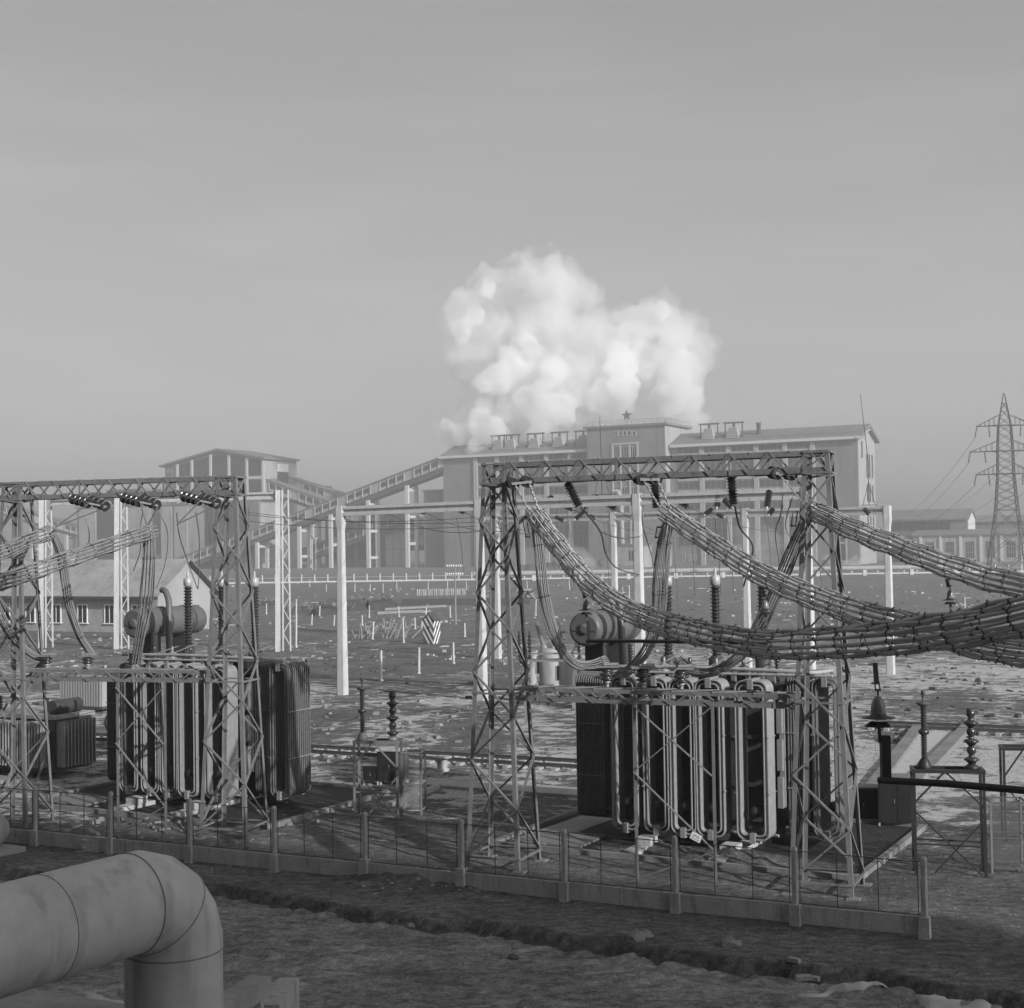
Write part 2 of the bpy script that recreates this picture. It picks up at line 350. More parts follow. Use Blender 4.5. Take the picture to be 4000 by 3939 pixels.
# ------------------------------------------------------------------ power station (local X along the front, Y away, origin right front corner)
AZ = R(-28)
def station():
    OX, OY = 142.6, 600.0
    ca, sa = math.cos(AZ), math.sin(AZ)
    def LX(px):
        k = (px - 2000) / F0; return -((OX - k * OY) / (ca - sa * k))
    def LZ(px, py):
        D = OY + LX(px) * sa; return 9.5 + (hz(px) - py) * D / F0
    t = thing('power_station', 'long brick power station with tall middle block and rows of dark windows', 'power station', (OX, OY, 0), AZ)
    XL = LX(1733); XT0, XT1 = LX(2315), LX(2620)
    EV = 52.0; RD = 57.0; DP = 27.0
    wl = MB()
    wl.b2((XL, 0, 0), (0, DP, EV)); 
    wl.prismx([(0.0, EV), (DP, EV), (DP / 2, RD)], XL + 0.3, -0.01)
    wl.build('wall', M_BRICK, t)
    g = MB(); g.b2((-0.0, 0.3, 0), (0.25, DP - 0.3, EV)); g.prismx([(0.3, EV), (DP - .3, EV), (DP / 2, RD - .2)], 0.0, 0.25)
    g.build('gable_wall', M_BRICKL, t)  # paler than the front: sunlight on this end put into the colour
    rf = MB()
    for (x0, x1) in ((XL - 1.5, 2.2),):
        rf.prismx([(-2.0, EV - 0.7), (DP / 2, RD + 0.2), (DP + 2, EV - 0.7), (DP + 2, EV + 0.5), (DP / 2, RD + 1.6), (-2.0, EV + 0.5)], x0, x1)
    rfo = rf.build('roof', M_ROOF, t)
    cap = MB(); cap.b2((XL - 1.5, -2.3, EV - 0.5), (XT0 - 1, -2.0, EV + 0.7)); cap.build('eaves_edge', M_CONCW, rfo); cap = MB(); cap.b2((XT1 + 1, -2.3, EV - 0.5), (2.2, -2.0, EV + 0.7))
    cap.build('eaves_edge', M_CONCW, rfo)
    # middle block
    tw = MB(); tw.b2((XT0, -5, 0), (XT1 - 0.3, 24, 61.5)); tw.build('middle_block', M_BRICK, t)
    sd = MB(); sd.b2((XT1 - 0.29, -4.9, 0), (XT1, 24, 61.3)); sd.build('side_wall', M_BRICKL, t)  # sunlight on the right side painted in as a paler wall
    tr = MB(); tr.b2((XT0 - 1.3, -6.2, 61.5), (XT1 + 1.3, 25, 62.4)); tro = tr.build('flat_roof', M_ROOF, t)
    rl = MB()
    def railing(x0, x1, y, z, h=2.0):
        rl.bar((x0, y, z + h), (x1, y, z + h), 0.14); rl.bar((x0, y, z + h * 0.5), (x1, y, z + h * 0.5), 0.1)
        n = int(abs(x1 - x0) / 3)
        for i in range(n + 1):
            x = lerp(x0, x1, i / n); rl.bar((x, y, z), (x, y, z + h), 0.12)
    railing(XT0, XT1, -5.5, 62.4); 
    for i in range(9):
        y = -5.5 + i * 3.6; rl.bar((XT1 + .5, y, 62.4), (XT1 + .5, y, 64.4), 0.12)
    rl.bar((XT1 + .5, -5.5, 64.4), (XT1 + .5, 23, 64.4), 0.14)
    railing(XT1 + 25, 1.5, 3, 54, 1.6)
    rl.build('roof_railing', M_STEEL, t)
    # star
    st = MB(); xs_ = LX(2472); zc = 66.5; P = []
    for i in range(10):
        a = math.pi / 2 + i * math.pi / 5; r_ = 2.5 if i % 2 == 0 else 1.05; P.append((xs_ + r_ * math.cos(a), zc + r_ * math.sin(a)))
    st.prism(P, -5.3, -4.9); st.bar((xs_, -5.1, 62.4), (xs_, -5.1, 65.5), 0.2)
    st.build('roof_star', mat('star_red', 0.09, 0.6, 0.1, 1), t)
    # pilasters and bands and windows
    pil = [1862, 1945, 2041, 2138, 2231] ; pir = [2746, 2850, 2959, 3072, 3180]
    rows = [(48.7, 51.3), (38.4, 47.3), (33.0, 36.4), (23.5, 29.5), (8.5, 21.5)]
    def bays(edges, rws):
        for a, b in zip(edges[:-1], edges[1:]):
            x0, x1 = LX(a) + 1.1, LX(b) - 1.1
            for z0, z1 in rws:
                f = MB(); th = 0.25
                f.b2((x0, -0.25, z1 - th), (x1, -0.003, z1)); f.b2((x0, -0.25, z0), (x1, -0.003, z0 + th))
                nn = max(3, int((x1 - x0) / 2.2))
                for i in range(nn + 1):
                    x = lerp(x0, x1, i / nn); f.b2((x - 0.09, -0.22, z0 + th), (x + 0.09, -0.003, z1 - th))
                nh = max(1, int((z1 - z0) / 2.4))
                for i in range(1, nh):
                    z = lerp(z0, z1, i / nh); f.b2((x0, -0.2, z - 0.06), (x1, -0.004, z + 0.06))
                fo = f.build('window', M_STEEL, t)
                p = MB(); p.b2((x0, -0.10, z0 + 0.01), (x1, -0.002, z1 - 0.01)); p.build('pane', M_WINB, fo)
    bays([1862, 1945, 2041, 2138, 2231, 2318], rows)
    bays([2640, 2746, 2850, 2959, 3072, 3180], rows)
    for p_ in pil + pir:
        x = LX(p_); q = MB(); q.b2((x - 0.95, -1.0, 0), (x + 0.95, -0.01, 51.4)); q.build('pilaster', M_CONCM if p_ not in (2959,) else M_BRICKL, t)
    for (z0, z1) in ((47.6, 48.5), (36.7, 38.1), (29.9, 32.7), (21.9, 23.2)):
        for (a, b) in ((1870, 2312), (2652, 3174)):
            bb = MB(); bb.b2((LX(a), -0.55, z0), (LX(b), -0.006, z1)); bb.build('concrete_band', M_CONCM, t)
    # lower small windows and door
    def win(px0, px1, py0, py1, y=-0.0, bars=2, frame=M_CONCM):
        x0, x1 = LX(px0), LX(px1); z1, z0 = LZ((px0 + px1) / 2, py0), LZ((px0 + px1) / 2, py1)
        f = MB(); e = 0.3
        f.b2((x0 - e, y - .3, z0 - e), (x0, y - .003, z1 + e)); f.b2((x1, y - .3, z0 - e), (x1 + e, y - .003, z1 + e)); f.b2((x0, y - .3, z1), (x1, y - .003, z1 + e)); f.b2((x0, y - .3, z0 - e), (x1, y - .003, z0))
        for i in range(1, bars): x = lerp(x0, x1, i / bars); f.b2((x - .08, y - .2, z0), (x + .08, y - .004, z1))
        fo = f.build('window', frame, t); p = MB(); p.b2((x0, y - .08, z0), (x1, y - .002, z1)); p.build('pane', M_WINB, fo)
    for p_ in (2668, 2690, 2713, 2736, 2775, 2800): win(p_ - 4, p_ + 4, 2168, 2188)
    for i, p_ in enumerate((2430, 2447, 2464, 2481, 2500)): win(p_ - 5, p_ + 5, 1688, 1703, y=-5, bars=1)
    # tall stair window of the middle block
    for (a, b) in ((1748, 1790), (1795, 1880), (1905, 1930), (1980, 2010), (2040, 2080), (2150, 2180)):
        for (c, d) in ((2420, 2443), (2449, 2478), (2485, 2508)): win(c, d, a, b, y=-5, bars=3)
    fr = MB()
    for p_ in (2415, 2446, 2481, 2512): fr.b2((LX(p_) - .35, -5.6, 3), (LX(p_) + .35, -5.01, LZ(p_, 1738)))
    fr.b2((LX(2413), -5.7, LZ(2460, 1740)), (LX(2514), -5.02, LZ(2460, 1732))); fr.build('window_surround', M_CONCM, t)
    dr = MB(); dr.b2((LX(3262), -0.2, 0), (LX(3300), -0.002, 13)); do = dr.build('door', M_WINB, t)
    df = MB(); df.b2((LX(3300), -0.4, 0), (LX(3306), -0.003, 13.6)); df.b2((LX(3262), -.4, 13), (LX(3300), -0.003, 13.6)); df.b2((LX(3262), -.3, 8.5), (LX(3300), -0.21, 9.3)); df.build('door_frame', M_CONCM, do)
    # gable windows (right end)
    for y in (5.0, 12.5, 17, 21.5):
        for z0, z1 in (((44, 51),) if y < 9 else ((8, 20), (26, 33), (36, 46))): gw = MB(); gw.b2((0.26, y, z0), (0.42, y + 1.6, z1)); gw.build('gable_window', M_WINB, t)
    # roof ventilators with their portal frames
    def hood(px, big=1.0):
        x = LX(px); y = 6.0; z = 54.0; f = MB(); wd = 4.3 * big
        for sx in (-1, 1): f.bar((x + sx * wd, y, z), (x + sx * wd, y, z + 7.6), 0.45)
        f.bar((x - wd - .8, y, z + 7.6), (x + wd + .8, y, z + 7.6), 0.7); f.bar((x, y, z + 5.6), (x, y, z + 7.6), 0.9)
        for sx in (-1, 1): f.lathe((x + sx * wd, y - .6, z + 1.2), [(0, 0), (.9, .1), (.9, 1.1), (0, 1.2)], 8)
        fo = f.build('ventilator', M_STEELD, t)
        h = MB(); a = 3.4 * big; c = 1.9 * big
        P = [(x - a, y - 2.5, z + .3), (x + a, y - 2.5, z + .3), (x + a, y + 2.5, z + .3), (x - a, y + 2.5, z + .3), (x - c, y - 1.4, z + 5.6), (x + c, y - 1.4, z + 5.6), (x + c, y + 1.4, z + 5.6), (x - c, y + 1.4, z + 5.6)]
        h.add(P, [(3, 2, 1, 0), (4, 5, 6, 7), (0, 1, 5, 4), (1, 2, 6, 5), (2, 3, 7, 6), (3, 0, 4, 7)])
        for k in range(5): z_ = z + .9 + k; q = lerp(a, c, (z_ - z - .3) / 5.3); h.b2((x - q - .1, y - 2.75 + k * .2, z_), (x + q + .1, y - 2.45 + k * .2, z_ + .15))
        h.build('hood', M_CONCM, fo)
    for p_ in (2757, 2854, 1930, 1978, 2072, 2168, 2262): hood(p_, 0.9)
    ch = MB(); ch.lathe((LX(2949), 7, 54), [(1.0, 0), (.9, 6.2), (1.1, 6.3), (1.1, 7.2), (.5, 7.2)], 10); ch.build('chimney', M_STEELD, t)
    dp = MB()
    for (a, b, y) in ((2450, 2458, -7), ): dp.tube([(LX(2420), y, 33), (LX(2440), y, 33), (LX(2452), y, 29), (LX(2454), y, 10)], 1.0, 8)
    dp.tube([(LX(3356), -2.6, EV), (LX(3356) + 3, 10, EV + 4)], .3, 6)
    dp.build('duct', M_CONCM, t)
    # annex on the left end
    an = thing('annex_block', 'dark lower block against the left end of the power station', 'building', (OX + (XL - 14.2) * ca, OY + (XL - 14.2) * sa, 0), AZ)
    a = MB(); a.b2((0, 5, 0), (14, 25, 36.5)); a.build('wall', mat('shaded_brick', .15, .95, .12, .1), an)  # shade on the annex put into a darker brick colour
    a = MB(); a.b2((-.6, 4.4, 36.5), (13.9, 25.6, 37.3)); a.build('roof', M_ROOF, an)
    # low sheds in front of the middle block
    sh = thing('pump_house', 'low flat shed with slit windows before the middle block', 'shed', tuple(Vector((at(2400, 2195, 590).x, 590, 0))), AZ)
    a = MB(); a.b2((0, 0, 0), (13, 8, 9)); a.build('wall', M_BRICKL, sh); a = MB(); a.b2((-.5, -.5, 9), (13.5, 8.5, 9.6)); a.build('roof', M_ROOF, sh)
    for i in range(5): a = MB(); a.b2((6.5 + i * 1.2, -.1, 3), (7.2 + i * 1.2, -.001, 7)); a.build('window', M_WINB, sh)
    # ---- galleries
    def gallery(s0, z0, s1, z1, y0, y1, hgt, label, posts, groups=True, M1=M_BRICKL, girder=2.4):
        lo = thing('conveyor_gallery', label, 'conveyor', (OX - s0 * ca + y0 * -sa, OY - s0 * sa + y0 * ca, 0), AZ, 'conveyor galleries of the coal yard')
        L = s1 - s0; zz = lambda x: lerp(z0, z1, x / L)     # x runs to the left: local -x
        q = MB(); q.prism([(0, z0 - hgt), (0, z0), (-L, z1), (-L, z1 - hgt)], 0, y1 - y0); q.build('wall', M1, lo)
        q = MB(); q.prism([(0.3, z0 + .01), (0.3, z0 + .7), (-L, z1 + .7), (-L, z1 + .01)], -.7, y1 - y0 + .7); q.build('roof', M_ROOF, lo)
        q = MB(); q.prism([(0, z0 - hgt - girder), (0, z0 - hgt - .01), (-L, z1 - hgt - .01), (-L, z1 - hgt - girder * .8)], .9, y1 - y0 - .9); q.build('girder', M_STEELD, lo)
        per = 19.5; n = int(abs(L) / per)
        for k in range(n + 1):
            for j in range(3):
                x0 = 2.5 + k * per + j * 4.6
                if x0 + 4 > L: continue
                f = MB(); zc = zz(x0 + 1.5); sl = (z1 - z0) / L
                for i in range(4):
                    xa = x0 + .4 + i * .95
                    f.prism([(-xa, zz(xa) - hgt * .70), (-xa, zz(xa) - hgt * .22), (-xa - .75, zz(xa + .75) - hgt * .22), (-xa - .75, zz(xa + .75) - hgt * .70)], -.08, -.003)
                f.build('window', M_DARKW, lo)
            for j in range(4):
                q = MB(); x0 = 2.2 + k * per + j * 4.6
                if x0 + .5 > L: continue
                q.prism([(-x0, zz(x0) - hgt), (-x0, zz(x0)), (-x0 - .4, zz(x0 + .4)), (-x0 - .4, zz(x0 + .4) - hgt)], -.45, -.002); q.build('wall_rib', M_CONCM, lo)
        for ps in posts:
            x = ps - s0; top = zz(x) - hgt - girder * .9
            q = MB(); yd = y1 - y0
            for yy in (0.6, yd - .2): q.b2((-x - .9, yy - .7, 0), (-x + .9, yy + .7, top))
            z_ = top - 2
            while z_ > 4: q.b2((-x - .5, 1.3, z_ - .8), (-x + .5, yd - .9, z_ + .6)); z_ -= 13
            q.build('trestle', M_CONCW, lo)
        return lo
    def SX(px): return -LX(px)
    gallery(198.3, 52.4, 362, 5.2, 0, 9, 4.7, 'long pale conveyor gallery climbing to the left end of the power station', [SX(p) for p in (1588, 1435, 1288, 1165, 1000)])
    # second pair coming down behind it (runs the other way)
    def SXD(px, yy):   # s for a plane offset yy back
        k = (px - 2000) / F0; return (OX - sa * yy - k * (OY + ca * yy)) / (ca - sa * k) if False else -((-(OX + -sa * yy) + k * (OY + ca * yy)) / (ca - k * sa))
    def place(px, py, yy):
        s_ = SXD(px, yy); D = OY + ca * yy - s_ * sa; return s_, 9.5 + (hz(px) - py) * D / F0
    a0, b0 = place(1640, 2088, 30), place(1040, 1876, 30)
    gallery(a0[0], a0[1], b0[0], b0[1], 30, 37, 5.2, 'pale conveyor gallery coming down from the glazed house, nearer of a crossing pair', [SXD(1215, 30), SXD(1560, 30)], M1=M_CONCM)
    a0, b0 = place(1640, 2035, 55), place(1130, 1868, 55)
    gallery(a0[0], a0[1], b0[0], b0[1], 55, 62, 4.5, 'conveyor gallery running down behind the first, only its roofline showing', [SXD(1400, 55)], M1=M_CONCM)
    a0, b0 = place(1560, 2010, 20), place(1175, 2150, 20)
    gallery(a0[0], a0[1], b0[0], b0[1], 20, 27, 4.2, 'low dark conveyor gallery rising under the long gallery', [], M1=M_BRICK)
    a0, b0 = place(330, 2065, 60), place(-60, 1955, 60)
    gallery(a0[0], a0[1], b0[0], b0[1], 60, 67, 5.0, 'white conveyor gallery sloping down at the left edge', [SXD(255, 60), SXD(120, 60)], M1=M_CONCW)
    # ---- glazed crusher house
    def house(px_r, D_r, name, label, cat):
        x = (px_r - 2000) / F0 * D_r; return thing(name, label, cat, (x, D_r, 0), AZ), x
    ho, hx = house(1030, 800, 'crusher_house', 'tall gabled coal house with glazed upper storeys and white columns', 'building')
    def HX(px): k = (px - 2000) / F0; return (k * 800 - hx) / (ca - k * sa)
    def HZ(px, py): D = 800 + HX(px) * sa; return 9.5 + (hz(px) - py) * D / F0
    XL2 = HX(645); XA = HX(855)
    q = MB(); q.prism([(XL2, 0), (0, 0), (0, 59.5), (XA, 65.2), (XL2, 58)], 0, 30); q.build('wall', M_BRICK, ho)
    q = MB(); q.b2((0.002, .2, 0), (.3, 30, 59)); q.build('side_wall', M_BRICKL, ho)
    q = MB(); q.prism([(XL2 - 3, 57.6), (XA, 65.4), (2, 59.3), (2, 60.4), (XA, 66.6), (XL2 - 3, 58.7)], -2, 31); q.build('roof', M_ROOF, ho)
    cols = [HX(p) for p in (695, 752, 825, 897, 967, 1030)]
    def topz(x): return (lerp(58, 65.2, (x - XL2) / (XA - XL2)) if x < XA else lerp(65.2, 59.5, (x - XA) / (0 - XA))) - 1.6
    for x0, x1 in zip(cols[:-1], cols[1:]):
        for (za, zb) in ((None, 50.5), (48.3, 39.0)):
            f = MB(); zt0 = topz(x0 + .8) if za is None else za; zt1 = topz(x1 - .8) if za is None else za
            f.prism([(x0 + .8, zb), (x1 - .8, zb), (x1 - .8, zt1), (x0 + .8, zt0)], -.12, -.002); f.build('window', M_WINB, ho)
    for x in cols: q = MB(); q.b2((x - .75, -.8, 30), (x + .75, -.125, topz(x) + .8)); q.build('column', M_CONCW, ho)
    q = MB(); q.b2((XL2 + 2, -.6, 48.5), (-.9, -.13, 50.2)); q.build('concrete_band', M_CONCW, ho)
    q = MB(); q.b2((.31, 12, 40), (.5, 22, 57)); q.build('side_window', M_WINB, ho); q = MB(); q.b2((.31, 12, 53), (.55, 22, 57.4)); q.build('lintel', M_WHITE, ho)
    # fuel bunkers below / left of it
    bo, bx = house(735, 770, 'bunker_building', 'broad grey bunker building with tall dark glazed bays', 'building')
    q = MB()
    def BX(px): k = (px - 2000) / F0; return (k * 770 - bx) / (ca - k * sa)
    q.b2((BX(300), 0, 0), (0, 28, 34)); q.b2((BX(545), 3, 34), (BX(400), 25, 43)); q.build('wall', M_BRICK, bo)
    q = MB(); q.b2((BX(300) - 1, -1, 34), (1, 29, 34.9)); q.b2((BX(545) - 1, 2, 43), (BX(400) + 1, 26, 43.8)); q.build('roof', M_ROOF, bo)
    for a, b, z0, z1 in ((380, 472, 5, 32), (600, 625, 8, 30)):
        q = MB(); q.b2((BX(a), -.2, z0), (BX(b), -.002, z1)); q.build('window', M_WINB, bo)
    for a, b in ((310, 375), (480, 590), (630, 672), (682, 733)):
        q = MB(); q.b2((BX(a), -.6, 0), (BX(b), -.003, 33.5)); q.build('pale_panel', M_BRICKL, bo)  # pale strips, some of them sunlit bin sides put into the colour
    for a in (487, 601): q = MB(); q.lathe((BX(a), 12, 34), [(1.6, 0), (1.5, 16 if a < 500 else 18), (1.2, 16.1)], 10); q.build('chimney', M_STEELD, bo)
    # hopper block between
    co, cx = house(1010, 760, 'coal_hopper_block', 'grey hopper block below the crossing conveyors with pale upright panels', 'building')
    q = MB(); q.b2((-30, 0, 0), (0, 20, 37)); q.build('wall', M_BRICK, co); q = MB(); q.b2((-31, -1, 37), (6, 21, 38)); q.build('roof', M_ROOF, co)
    q = MB(); q.b2((.002, 1, 0), (.4, 19, 36)); q.build('side_wall', M_BRICKL, co)  # sunlit side painted in with a paler wall colour
    q = MB(); q.b2((-26, -.2, 6), (-6, -.002, 32)); q.build('window', M_WINB, co)
    eo, ex = house(1500, 745, 'boiler_annexe', 'dark building in the shade behind the conveyor trestles', 'building')
    q = MB(); q.b2((-34, 0, 0), (0, 25, 28)); q.b2((0, 4, 8), (18, 20, 20)); q.build('wall', M_BRICK, eo); q = MB(); q.b2((-34.5, -.5, 28), (.5, 25.5, 28.8)); q.b2((.6, 3.6, 20), (18.5, 20.5, 20.7)); q.build('roof', M_ROOF, eo)
    for i in range(4): q = MB(); q.b2((-32 + i * 8, -.15, 4), (-27 + i * 8, -.002, 25)); q.build('window', M_WINB, eo)
    for i, px in enumerate((1523, 1552, 1582)):
        s2 = thing('storage_silo', ['short white storage silo at the left behind the trestles', 'middle white storage silo behind the trestles', 'white storage silo nearest the annex'][i], 'silo', tuple((at(px, 2190, 740).x, 740, 0)), AZ, 'white silos behind the trestles')
        q = MB(); q.lathe((0, 0, 0), [(2.3, 0), (2.3, 17), (1.2, 18.3), (.01, 18.4)], 12); q.build('body', M_CONCW, s2)
        q = MB(); q.tube([(2.35 * math.cos(a * math.pi / 6), 2.35 * math.sin(a * math.pi / 6), 9) for a in range(12)], .12, 4, closed=True); q.build('hoop', M_STEEL, s2)
    st_ = thing('smoke_stack', 'short dark smokestack beyond the crossing conveyors', 'chimney', tuple((at(1285, 2190, 860).x, 860, 0)))
    q = MB(); q.lathe((0, 0, 0), [(2.2, 0), (1.7, 44), (2.0, 44.2), (2.0, 46.5), (1.2, 46.5)], 12); q.build('shaft', M_STEELD, st_)
    wb = thing('white_shed', 'small bright white shed at the far left', 'shed', tuple((at(165, 2200, 640).x, 640, 0)), AZ)
    q = MB(); q.b2((-15, 0, 0), (0, 8, 6.5)); q.build('wall', M_WHITE, wb); q = MB(); q.b2((-15.4, -.4, 6.5), (.4, 8.4, 7)); q.build('roof', M_SNOWROOF, wb)
    q = MB(); q.b2((-5, -.1, 0), (-3.4, -.001, 4)); q.build('door', M_CAB, wb)
    # ---- halls on the right
    x0 = (3780 - 2000) / F0 * 620
    hl = thing('workshop_hall', 'long low workshop hall with pitched roof right of the power station', 'building', (x0, 620, 0), AZ)
    def GX(px): k = (px - 2000) / F0; return (k * 620 - x0) / (ca - k * sa)
    q = MB(); XLh = GX(3470); q.b2((XLh, 0, 0), (-.2, 16, 18.4)); q.prismx([(0, 18.4), (16, 18.4), (8, 22)], XLh, -.2); q.build('wall', M_BRICK, hl)
    q = MB(); q.b2((-.19, .1, 0), (0, 16, 18.4)); q.prismx([(0, 18.4), (16, 18.4), (8, 22)], -.19, 0); q.build('gable_wall', M_CONCW, hl)  # sunlight on the gable put into a whiter wall colour
    q = MB(); q.prismx([(-1, 17.9), (8, 22.1), (17, 17.9), (17, 18.7), (8, 22.9), (-1, 18.7)], XLh - 1, .6); q.build('roof', M_ROOF, hl)
    for i in range(5):
        a = lerp(XLh, -8, i / 5) + 1; q = MB(); q.b2((a, -.12, 13.6), (a + 4.8, -.001, 17.2)); q.build('window', M_WINB, hl)
    lw = thing('low_wing', 'low wing with a row of barred windows and pale pilasters', 'building', (x0 + -12 * -sa, 620 - 12 * ca, 0), AZ)
    q = MB(); q.b2((GX(3590), 0, 0), (60, 11.9, 11.2)); q.build('wall', M_BRICKL, lw); q = MB(); q.prismx([(-.8, 11.2), (11.85, 13.2), (11.85, 13.8), (-.8, 11.9)], GX(3590) - 1, 61); q.build('roof', M_ROOF, lw)
    x = GX(3590) + 3
    while x < 58:
        f = MB()
        for i in range(5): f.b2((x + 2 + i * .9, -.14, 1.8), (x + 2.12 + i * .9, -.001, 8.6))
        for z in (1.7, 4, 6.3, 8.6): f.b2((x + 2, -.13, z), (x + 5.7, -.002, z + .14))
        fo = f.build('window', M_CONCM, lw); p = MB(); p.b2((x + 2, -.06, 1.8), (x + 5.7, -.0015, 8.6)); p.build('pane', M_WINB, fo)
        q = MB(); q.b2((x - .5, -.5, 0), (x + .5, -.001, 11.1)); q.build('pilaster', M_CONCW, lw)
        x += 8.2
    h2 = thing('far_hall', 'plain hall behind the pylon at the right edge', 'building', (x0 + 4, 640, 0), AZ)
    q = MB(); q.b2((0, 10, 0), (90, 26, 17)); q.build('wall', M_BRICK, h2); q = MB(); q.prismx([(9, 17), (18, 20), (27, 17)], -1, 91); q.build('roof', M_ROOF, h2)
    return LX
LX = station()

# steam
def steam_mat(d, sc=0.05, lo=0.42, hi=0.6, aniso=0.2):
    M = bpy.data.materials.new('steam'); M.use_nodes = True; n = M.node_tree.nodes; l = M.node_tree.links
    n.remove(n['Principled BSDF']); v = n.new('ShaderNodeVolumePrincipled'); v.inputs['Color'].default_value = (.985, .985, .985, 1); v.inputs['Anisotropy'].default_value = aniso
    tc = n.new('ShaderNodeTexCoord'); t = n.new('ShaderNodeTexNoise'); t.inputs['Scale'].default_value = sc; t.inputs['Detail'].default_value = 5; t.inputs['Roughness'].default_value = .6
    l.new(tc.outputs['Object'], t.inputs['Vector']); mr = n.new('ShaderNodeMapRange'); mr.inputs[1].default_value = lo; mr.inputs[2].default_value = hi; mr.inputs[3].default_value = 0; mr.inputs[4].default_value = d
    l.new(t.outputs[0], mr.inputs[0]); l.new(mr.outputs[0], v.inputs['Density'])
    l.new(v.outputs[0], n['Material Output'].inputs['Volume'])
    return M
def plume(name, label, blobs, D, dens, voxel, disp, sc, kind='stuff', sizes=(25, 8), nkid=9):
    import bmesh
    bm = bmesh.new()
    rk = random.Random(len(blobs)); kids = []
    for px, py, rp, dy in blobs:
        kids.append((px, py, rp * .86, dy))
        for _ in range(nkid):
            a = rk.uniform(0, 2 * math.pi); e = rk.uniform(-.9, .9); ce = math.sqrt(1 - e * e); q_ = rk.uniform(.22, .42)
            kids.append((px + rp * .86 * ce * math.cos(a), py + rp * .86 * ce * math.sin(a), rp * q_, dy + e * rp * .12 * .86))
    for px, py, rp, dy in kids:
        c = at(px, py, D + dy); r_ = rp * (D + dy) / F0
        bmesh.ops.create_icosphere(bm, subdivisions=3, radius=r_, matrix=Matrix.Translation(c))
    me = bpy.data.meshes.new(name); bm.to_mesh(me); bm.free()
    o = bpy.data.objects.new(name, me); COL.objects.link(o)
    rm = o.modifiers.new('remesh', 'REMESH'); rm.mode = 'VOXEL'; rm.voxel_size = voxel
    for k, s_ in enumerate(sizes):
        tx = bpy.data.textures.new(name + '_billow', 'CLOUDS'); tx.noise_scale = s_; tx.noise_depth = 3
        dm = o.modifiers.new('billow', 'DISPLACE'); dm.texture = tx; dm.strength = disp * (1 if k == 0 else .5); dm.mid_level = .45; dm.texture_coords = 'GLOBAL'
    me.materials.append(dens); tag(o, label, None, None, kind); return o
MS = steam_mat(0.12, 0.05, 0.38, 0.60)
MS2 = steam_mat(0.26, 0.09, 0.34, 0.60)
B1 = []
rs = random.Random(11)
def fillb(pts):
    for px, py, r_ in pts: B1.append((px, py, r_, rs.uniform(-12, 14)))
fillb([(1870, 1640, 95), (1800, 1690, 60), (1760, 1720, 45), (1930, 1700, 90), (1880, 1560, 75), (2010, 1640, 110), (2100, 1680, 95), (2020, 1500, 130), (1950, 1430, 105),
       (1850, 1440, 85), (1790, 1330, 85), (1775, 1240, 75), (1870, 1240, 130), (1900, 1110, 85), (2010, 1120, 110), (2120, 1090, 110), (2210, 1090, 95), (2270, 1140, 80), (2110, 1230, 160), (2260, 1280, 130),
       (2240, 1440, 150), (2380, 1400, 150), (2200, 1580, 130), (2340, 1560, 130), (2460, 1290, 115), (2560, 1240, 85), (2600, 1190, 55), (2640, 1300, 110), (2720, 1340, 85), (2740, 1400, 65), (2560, 1430, 150), (2660, 1470, 110), (2460, 1560, 120), (2560, 1590, 120), (2650, 1590, 90), (2700, 1620, 65), (2740, 1660, 45), (2380, 1700, 80), (2260, 1700, 80)])
S1 = plume('steam_cloud', 'great white steam cloud billowing above the power station roof', B1, 710, MS, 1.7, 6, .04, sizes=(9, 3.5), nkid=12)
B2 = []
for px, py, r_ in [(1800, 1690, 42), (1745, 1665, 28), (1855, 1745, 34), (1930, 1745, 36), (1880, 1500, 40), (1895, 1580, 40), (1880, 1650, 60), (1850, 1700, 50), (1920, 1690, 60), (2000, 1710, 45), (2010, 1600, 75), (2080, 1560, 70), (2120, 1640, 75), (2060, 1480, 80), (1990, 1420, 60), (2060, 1360, 60), (1940, 1480, 60), (2180, 1600, 70), (2240, 1540, 75), (2300, 1620, 60), (2360, 1560, 70), (2430, 1520, 70), (2420, 1400, 70), (2530, 1420, 85), (2620, 1380, 75), (2660, 1300, 60), (2590, 1210, 35), (2700, 1420, 50), (2640, 1480, 75), (2700, 1560, 50), (2730, 1640, 40), (2600, 1560, 75), (1850, 1230, 45), (1800, 1290, 45), (1900, 1130, 40), (2160, 1460, 60), (2260, 1440, 60)]:
    B2.append((px, py, r_, rs.uniform(-22, -4)))
S1b = plume('steam_cloud', 'dense bright cores of steam rolling up low in the cloud', B2, 706, MS2, 1.4, 5, .05, sizes=(6, 2.5), nkid=12)
S2 = plume('steam_wisp', 'thin steam drifting low over the left half of the roof', [(1770, 1730, 55, 0), (1860, 1740, 50, 0), (1960, 1735, 45, 0), (2080, 1730, 45, 0), (2200, 1720, 50, 0), (2290, 1690, 55, 0), (1730, 1675, 35, 0), (1800, 1660, 55, 0), (1760, 1700, 50, 0), (1850, 1600, 50, 0), (1700, 1660, 28, 0), (1940, 1660, 60, 0)], 700, steam_mat(.07, .06, .36, .62), 2.5, 5, .06)
S3 = plume('steam_wisp', 'small steam puff at the foot of the right corner', [(3260, 2200, 25, 0), (3300, 2205, 22, 0), (3340, 2195, 28, 0), (3380, 2190, 22, 0), (3225, 2180, 18, 0)], 575, steam_mat(.3, .2, .35, .6), 1.0, 2, .2, sizes=(5, 2))
